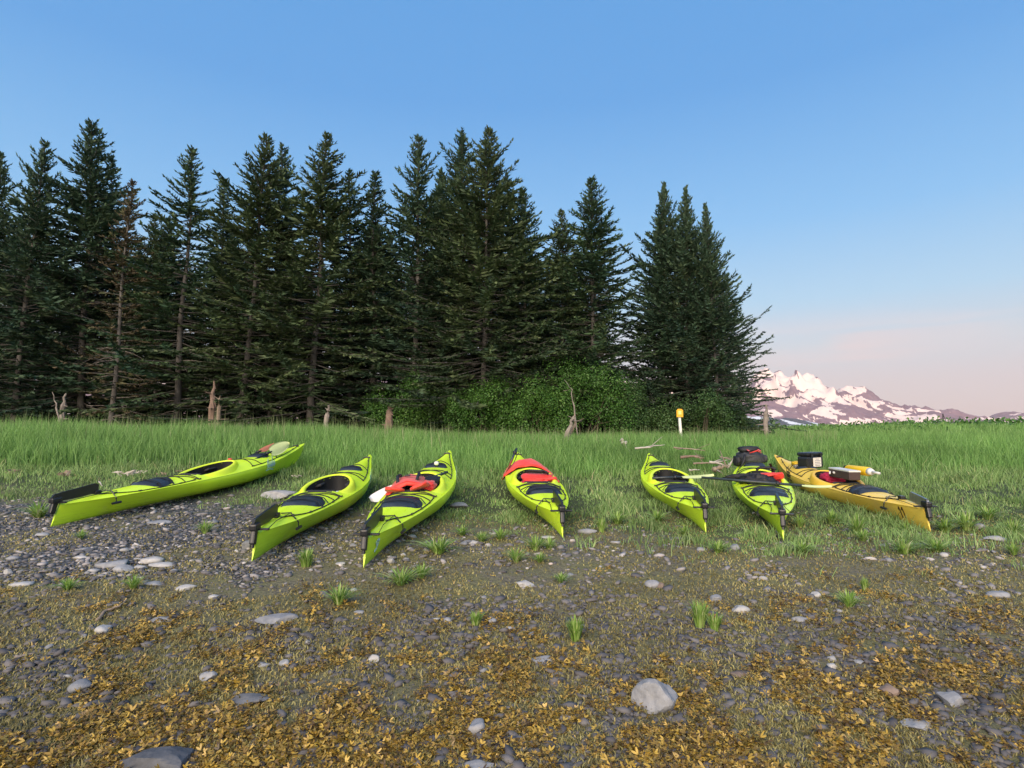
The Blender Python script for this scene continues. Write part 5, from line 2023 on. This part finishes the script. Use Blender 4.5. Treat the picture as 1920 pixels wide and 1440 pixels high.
mb = MB(); mb.tube([(-.25, 0, 0), (-.31, 0, 0)], [.050, .035], 12); mb.tube([(-.30, 0, 0), (-.46, 0, -.005)], .016, 8); mb.obj('pump_handle', M_WHT, o, True)
put(o, T7, (1.81, -.16, .42), (0, .02, .10))
o = tag(empty('storage_box'), 'long dark brown box across the back of the yellow kayak cockpit', 'box')
mb = MB(); mb.box((0, 0, .05), (.50, .14, .10), bev=.012); mb.obj('box_body', M_BRNBOX, o)
mb = MB(); mb.box((0, 0, .108), (.51, .145, .02), bev=.006); mb.obj('box_lid', M_WHT, o)
put(o, T7, (1.78, .02, .32), (0, 0, .10))
o = blob('crimson_jacket', (.34, .26, .14), M_PINK, rough=.3, seed=71, freq=4)
put(o, T7, (2.21, .0, .28))
tag(o, 'crumpled crimson jacket in the yellow kayak cockpit', 'jacket')
o = blob('dark_hood', (.30, .16, .10), M_NEO, rough=.25, seed=72)
put(o, T7, (2.10, -.20, .40))
tag(o, 'black cloth over the far rim of the yellow kayak cockpit', 'cloth')
mb = MB()
mb.tube([(-.2, 0, 0), (.2, 0, .02)], .014, 8); mb.tube([(-.2, .05, -.01), (.16, .02, .03)], .010, 8)
o = link('pale_tube', mb.mesh('pale_tube', M_WHT, True)); put(o, T7, (2.05, .05, .38), (0, 0, -.3))
tag(o, 'pair of pale tubes lying in the yellow kayak cockpit', 'tube')
o = blob('yellow_rope_bag', (.20, .15, .07), M_PUMP, rough=.3, seed=73, freq=5)
put(o, T7, (3.52, .02, .37))
tag(o, 'small bright yellow rope bag before the black case on the yellow kayak', 'rope bag')
o = blob('coiled_rope', (.22, .17, .05), M_DRIFTW, rough=.5, seed=74, freq=6)
put(o, T7, (3.29, .05, .34))
tag(o, 'pale coiled rope between the yellow rope bag and the black case', 'rope')

# ------------------------------------------------------------------ snags, driftwood, marker
def snag(label, pts, rads, M, stubs, seed, group='dead stumps and snags at the forest edge', cat='dead snag'):
    o = tag(empty('dead_snag', pts[0]), label, cat, group)
    base = Vector(pts[0])
    q = [Vector(p) - base for p in pts]
    fine, fr = [], []
    rg_ = random.Random(seed)
    for i in range(len(q) - 1):
        for k in range(4):
            t = k / 4
            fine.append(q[i].lerp(q[i + 1], t) + Vector((rg_.gauss(0, .02), rg_.gauss(0, .02), 0)))
            fr.append((rads[i] * (1 - t) + rads[i + 1] * t) * rg_.uniform(.72, 1.22))
    fine.append(q[-1]); fr.append(rads[-1])
    mb = MB(); mb.tube(fine, fr, 7); mb.obj('trunk', M, o)
    for i in range(stubs):
        mb = MB()
        k = rg_.randrange(2, len(fine) - 1)
        a = rg_.uniform(0, 6.28)
        l = rg_.uniform(.10, .38)
        e = fine[k] + Vector((math.cos(a) * l, math.sin(a) * l, rg_.uniform(-.12, .12)))
        mb.tube([fine[k], e], [fr[k] * .35, .006], 5); mb.obj('branch', M, o)
    return o


def col(pxs, Y, drop=.5):
    """points for a snag: first one pushed into the ground"""
    P = [at(px, py, Y) for px, py in pxs]
    d = (P[0] - P[1]).normalized()
    z0 = gz(P[0].x, Y) - .1
    P[0] = P[0] + d * ((P[0].z - z0) / max(.2, -d.z) if d.z < 0 else 0)
    return P


snag('grey leaning snag beside a thin stick at the far left', col([(112, 795), (118, 768), (124, 738)], 22), [.13, .10, .03], M_SNAGG, 5, 1)
snag('thin grey stick leaning left beside the grey snag at the far left', col([(114, 790), (106, 765), (98, 735)], 21.6), [.035, .03, .012], M_SNAGG, 1, 2, cat='stick')
snag('jagged reddish snag left of the white one', col([(394, 796), (398, 765), (401, 714)], 22.5), [.16, .13, .02], M_SNAGR, 9, 3)
snag('white broken snag right of the reddish one', col([(408, 797), (410, 770), (413, 742)], 22), [.10, .09, .015], M_DRIFT, 12, 4)
snag('short pale stump below the tall olive brown spruce', col([(612, 802), (614, 780), (616, 760)], 21.5), [.13, .10, .04], M_SNAGG, 3, 5)
snag('short grey brown stump with stubs on its right side, by the leftmost shrub', col([(729, 802), (730, 785), (731, 764)], 21.5), [.16, .13, .09], M_SNAGR, 8, 6)
snag('pale snag at the right end of the forest in front of the mountains', col([(1437, 816), (1437, 795), (1436, 758)], 22.5), [.13, .11, .03], M_SNAGG, 8, 7)
snag('twisted grey root stump standing in the grass below the big shrub', col([(1062, 820), (1070, 798), (1076, 780)], 17), [.09, .065, .03], M_SNAGG, 5, 8, cat='stump')
snag('second stem of the twisted root stump, leaning right', col([(1066, 820), (1078, 797), (1077, 774)], 17.2), [.05, .04, .015], M_DRIFT, 2, 9, cat='stump')
snag('thin curved dead branch rising over the root stump', col([(1081, 800), (1076, 760), (1070, 730), (1058, 712)], 18), [.022, .018, .012, .006], M_SNAGG, 2, 10, cat='dead branch')
snag('tilted stump with a white cut end in the tall grass', col([(1176, 845), (1170, 834), (1164, 824)], 12.6), [.06, .055, .05], M_DRIFTW, 0, 11, cat='stump')


def stick(label, pts, r, M, twigs=0, seed=0, group='driftwood lying on the grass', name='driftwood_branch'):
    P = [Vector(p) for p in pts]
    c = P[0].copy()
    rg_ = random.Random(seed)
    P = [p - c for p in P]
    fine = []
    for i in range(len(P) - 1):
        for k in range(4):
            fine.append(P[i].lerp(P[i + 1], k / 4) + Vector((rg_.gauss(0, r * .22), rg_.gauss(0, r * .22), rg_.gauss(0, r * .22))))
    fine.append(P[-1])
    n = len(fine)
    mb = MB()
    mb.tube(fine, [max(.004, r * (1 - .75 * i / n)) for i in range(n)], 6)
    for _ in range(twigs):
        k = rg_.randrange(1, n - 1)
        d = (fine[k + 1] - fine[k]).normalized()
        e = fine[k] + (d * .6 + Vector((rg_.uniform(-1, 1), rg_.uniform(-1, 1), rg_.uniform(-.1, .6)))).normalized() * rg_.uniform(.12, .35)
        mb.tube([fine[k], e], [r * .4, .003], 4)
    o = link(name, mb.mesh(name, M, True), loc=c)
    return tag(o, label, 'driftwood', group)


def gpz(px, py, dz):
    """point seen at a pixel, dz above the ground"""
    d = ray(px, py)
    y = 9.0
    for _ in range(80):
        yn = (EYE - gz(d.x * y, y) - dz) / -d.z
        y = .5 * y + .5 * max(2, min(40, yn))
    return Vector((d.x * y, y, EYE + d.z * y))


stick('white thin branch in the grass above the fifth kayak bow', [at(1190, 841, 10.6), at(1218, 838, 10.6), at(1246, 834, 10.7)], .020, M_DRIFTW, 2, 1)
stick('thin tan branch right of the white one in the grass', [at(1262, 839, 10.7), at(1300, 842, 10.7), at(1322, 845, 10.6)], .016, M_DRIFT, 3, 2)
stick('reddish tan branch lying in the grass between the fifth and sixth kayak bows', [at(1276, 857, 10.2), at(1300, 855, 10.2), at(1320, 859, 10.1)], .028, M_SNAGR, 2, 3)
stick('pale branch under the reddish tan one', [at(1300, 869, 9.8), at(1325, 868, 9.8), at(1352, 868, 9.7)], .018, M_DRIFT, 1, 4)
stick('pale low branch lying nearest the fifth kayak', [at(1292, 881, 9.3), at(1312, 881, 9.3)], .016, M_DRIFTW, 0, 5)
stick('thick brown driftwood piece left of the backpack', [at(1338, 880, 9.6), at(1352, 877, 9.6), at(1368, 873, 9.6)], .050, M_DRIFT, 2, 6)
stick('tan branch crossing the driftwood pile left of the backpack', [at(1330, 866, 9.7), at(1352, 870, 9.7), at(1376, 876, 9.7)], .024, M_DRIFTW, 3, 7)
stick('upright forked branch of the driftwood pile', [at(1364, 878, 9.6), at(1372, 866, 9.6), at(1380, 855, 9.6)], .022, M_DRIFTW, 3, 8)
stick('thin branch on top of the driftwood pile', [at(1350, 857, 9.9), at(1366, 860, 9.8), at(1382, 866, 9.7)], .014, M_DRIFT, 2, 9)
stick('curved grey stick lying on the algae at the lower left', [gpz(183, 1162, .01), gpz(198, 1146, .02), gpz(222, 1137, .03), gpz(238, 1124, .02)], .011, M_DRIFT, 0, 10, 'sticks on the shore')
stick('dark thin stick on the algae at the far lower left', [gpz(30, 1232, .01), gpz(48, 1229, .01), gpz(66, 1224, .01)], .010, M_SNAGG, 0, 11, 'sticks on the shore')
stick('thin dead stalk lying before the second kayak in the left turf', [gpz(186, 903, .05), gpz(192, 911, .02)], .012, M_DRIFTW, 0, 12, 'sticks on the shore')

# pale wrack and rags in the line at the foot of the tall grass
wr = [(32, 884, 30, 'left'), (125, 889, 34, 'b'), (235, 887, 34, 'c'), (262, 884, 18, 'd'), (302, 888, 20, 'e'), (335, 882, 14, 'f'), (556, 891, 16, 'g'), (172, 920, 10, 'h'),
      (129, 932, 9, 'i'), (40, 937, 8, 'j'), (1210, 883, 22, 'k'), (1196, 876, 20, 'l'), (1668, 878, 7, 'm'), (1853, 882, 10, 'n')]
lb = {'left': 'pale tangle of dry wrack at the far left below the tall grass', 'b': 'brownish pale wrack heap left of the whitest one',
      'c': 'whitest torn scrap in the wrack line behind the leftmost kayak', 'd': 'pale scrap just right of the whitest one in the wrack line',
      'e': 'small pale scrap in the wrack line near the leftmost kayak cockpit', 'f': 'little pale scrap in the grass above the leftmost kayak hatch',
      'g': 'white scrap in the turf behind the second kayak', 'h': 'tiny white shell in the turf left of the leftmost kayak rear hatch', 'i': 'tiny white shell above the leftmost kayak rudder',
      'j': 'tiny pale shell in the turf at the far left', 'k': 'tan dry clump in the grass left of the fifth kayak bow', 'l': 'tan scrap beside the dry clump left of the fifth kayak bow',
      'm': 'tiny white flower head at the edge of the right turf', 'n': 'pale scrap at the edge of the turf near the right border'}
for i, (px, py, w, k) in enumerate(wr):
    p = gpz(px, py + 3, .05)
    s = w / F * p.y
    mb = MB()
    rg_ = random.Random(300 + i)
    for j in range(16 if w > 12 else 5):
        c = Vector((rg_.uniform(-.5, .5) * s, rg_.uniform(-.25, .25) * s, rg_.uniform(0, .22) * s))
        d1 = Vector((rg_.uniform(-1, 1), rg_.uniform(-.5, .5), rg_.uniform(-.4, .5))).normalized() * s * rg_.uniform(.10, .28)
        d2 = Vector((rg_.uniform(-.4, .4), rg_.uniform(-.3, .3), rg_.uniform(.3, 1))).normalized() * s * rg_.uniform(.03, .10)
        mb.add([c - d1, c + d2, c + d1, c - d2], [(0, 1, 2, 3)])
    nm = {'h': 'shell', 'i': 'shell', 'j': 'shell', 'm': 'flower_head'}.get(k, 'dry_wrack')
    o = link(nm, mb.mesh(nm, M_DRIFTW if k in 'cdghijmn' else M_DRIFT), loc=p)
    tag(o, lb[k], 'shell' if nm == 'shell' else ('flower' if nm == 'flower_head' else 'wrack'), 'pale scraps along the wrack line')

# orange marker on a white post
Ym = 21.0
pb, pt_ = at(1277, 812, Ym), at(1273.5, 781, Ym)
o = tag(empty('marker_post', (pb.x, Ym, gz(pb.x, Ym))), 'white post with an orange marker plate at the edge of the shrubs', 'marker post')
b0 = Vector((pb.x, Ym, gz(pb.x, Ym)))
mb = MB(); mb.tube([Vector((0.02, 0, -.2)), pt_ - b0 + Vector((0, 0, .05))], .058, 4); mb.obj('post', M_POST, o)
mb = MB()
c = at(1273.5, 774.5, Ym) - b0
w, h = .115, .145
outl = [(-w, -h), (w, -h), (w * 1.0, h * .62), (w * .55, h), (-w * .55, h), (-w, h * .62)]
n = len(outl)
mb.add([(c.x + x, c.y - .06, c.z + z) for x, z in outl] + [(c.x + x, c.y - .085, c.z + z) for x, z in outl],
       [tuple(range(n)), tuple(range(2 * n - 1, n - 1, -1))] + [(i, i + n, (i + 1) % n + n, (i + 1) % n) for i in range(n)])
pl = mb.obj('marker_plate', M_SIGN, o)
mb = MB(); mb.box((c.x, c.y - .089, c.z + .01), (.11, .006, .13), bev=.002); mb.obj('plate_emblem', M_SIGN2, pl)
# far pole with a stay at the right
Yp = 46.0
b0 = at(1768, 802, Yp); t0 = at(1768, 776, Yp); g0 = at(1784, 801, Yp)
o = tag(empty('distant_pole', b0), 'thin dark pole with a slanting stay on the far right rise', 'pole')
mb = MB(); mb.tube([(0, 0, -.9), t0 - b0], .045, 6); mb.obj('pole', M_POLE, o)
mb = MB(); mb.tube([t0 - b0, g0 - b0 + Vector((0, 0, -.6))], .022, 5); mb.obj('stay', M_POLE, o)
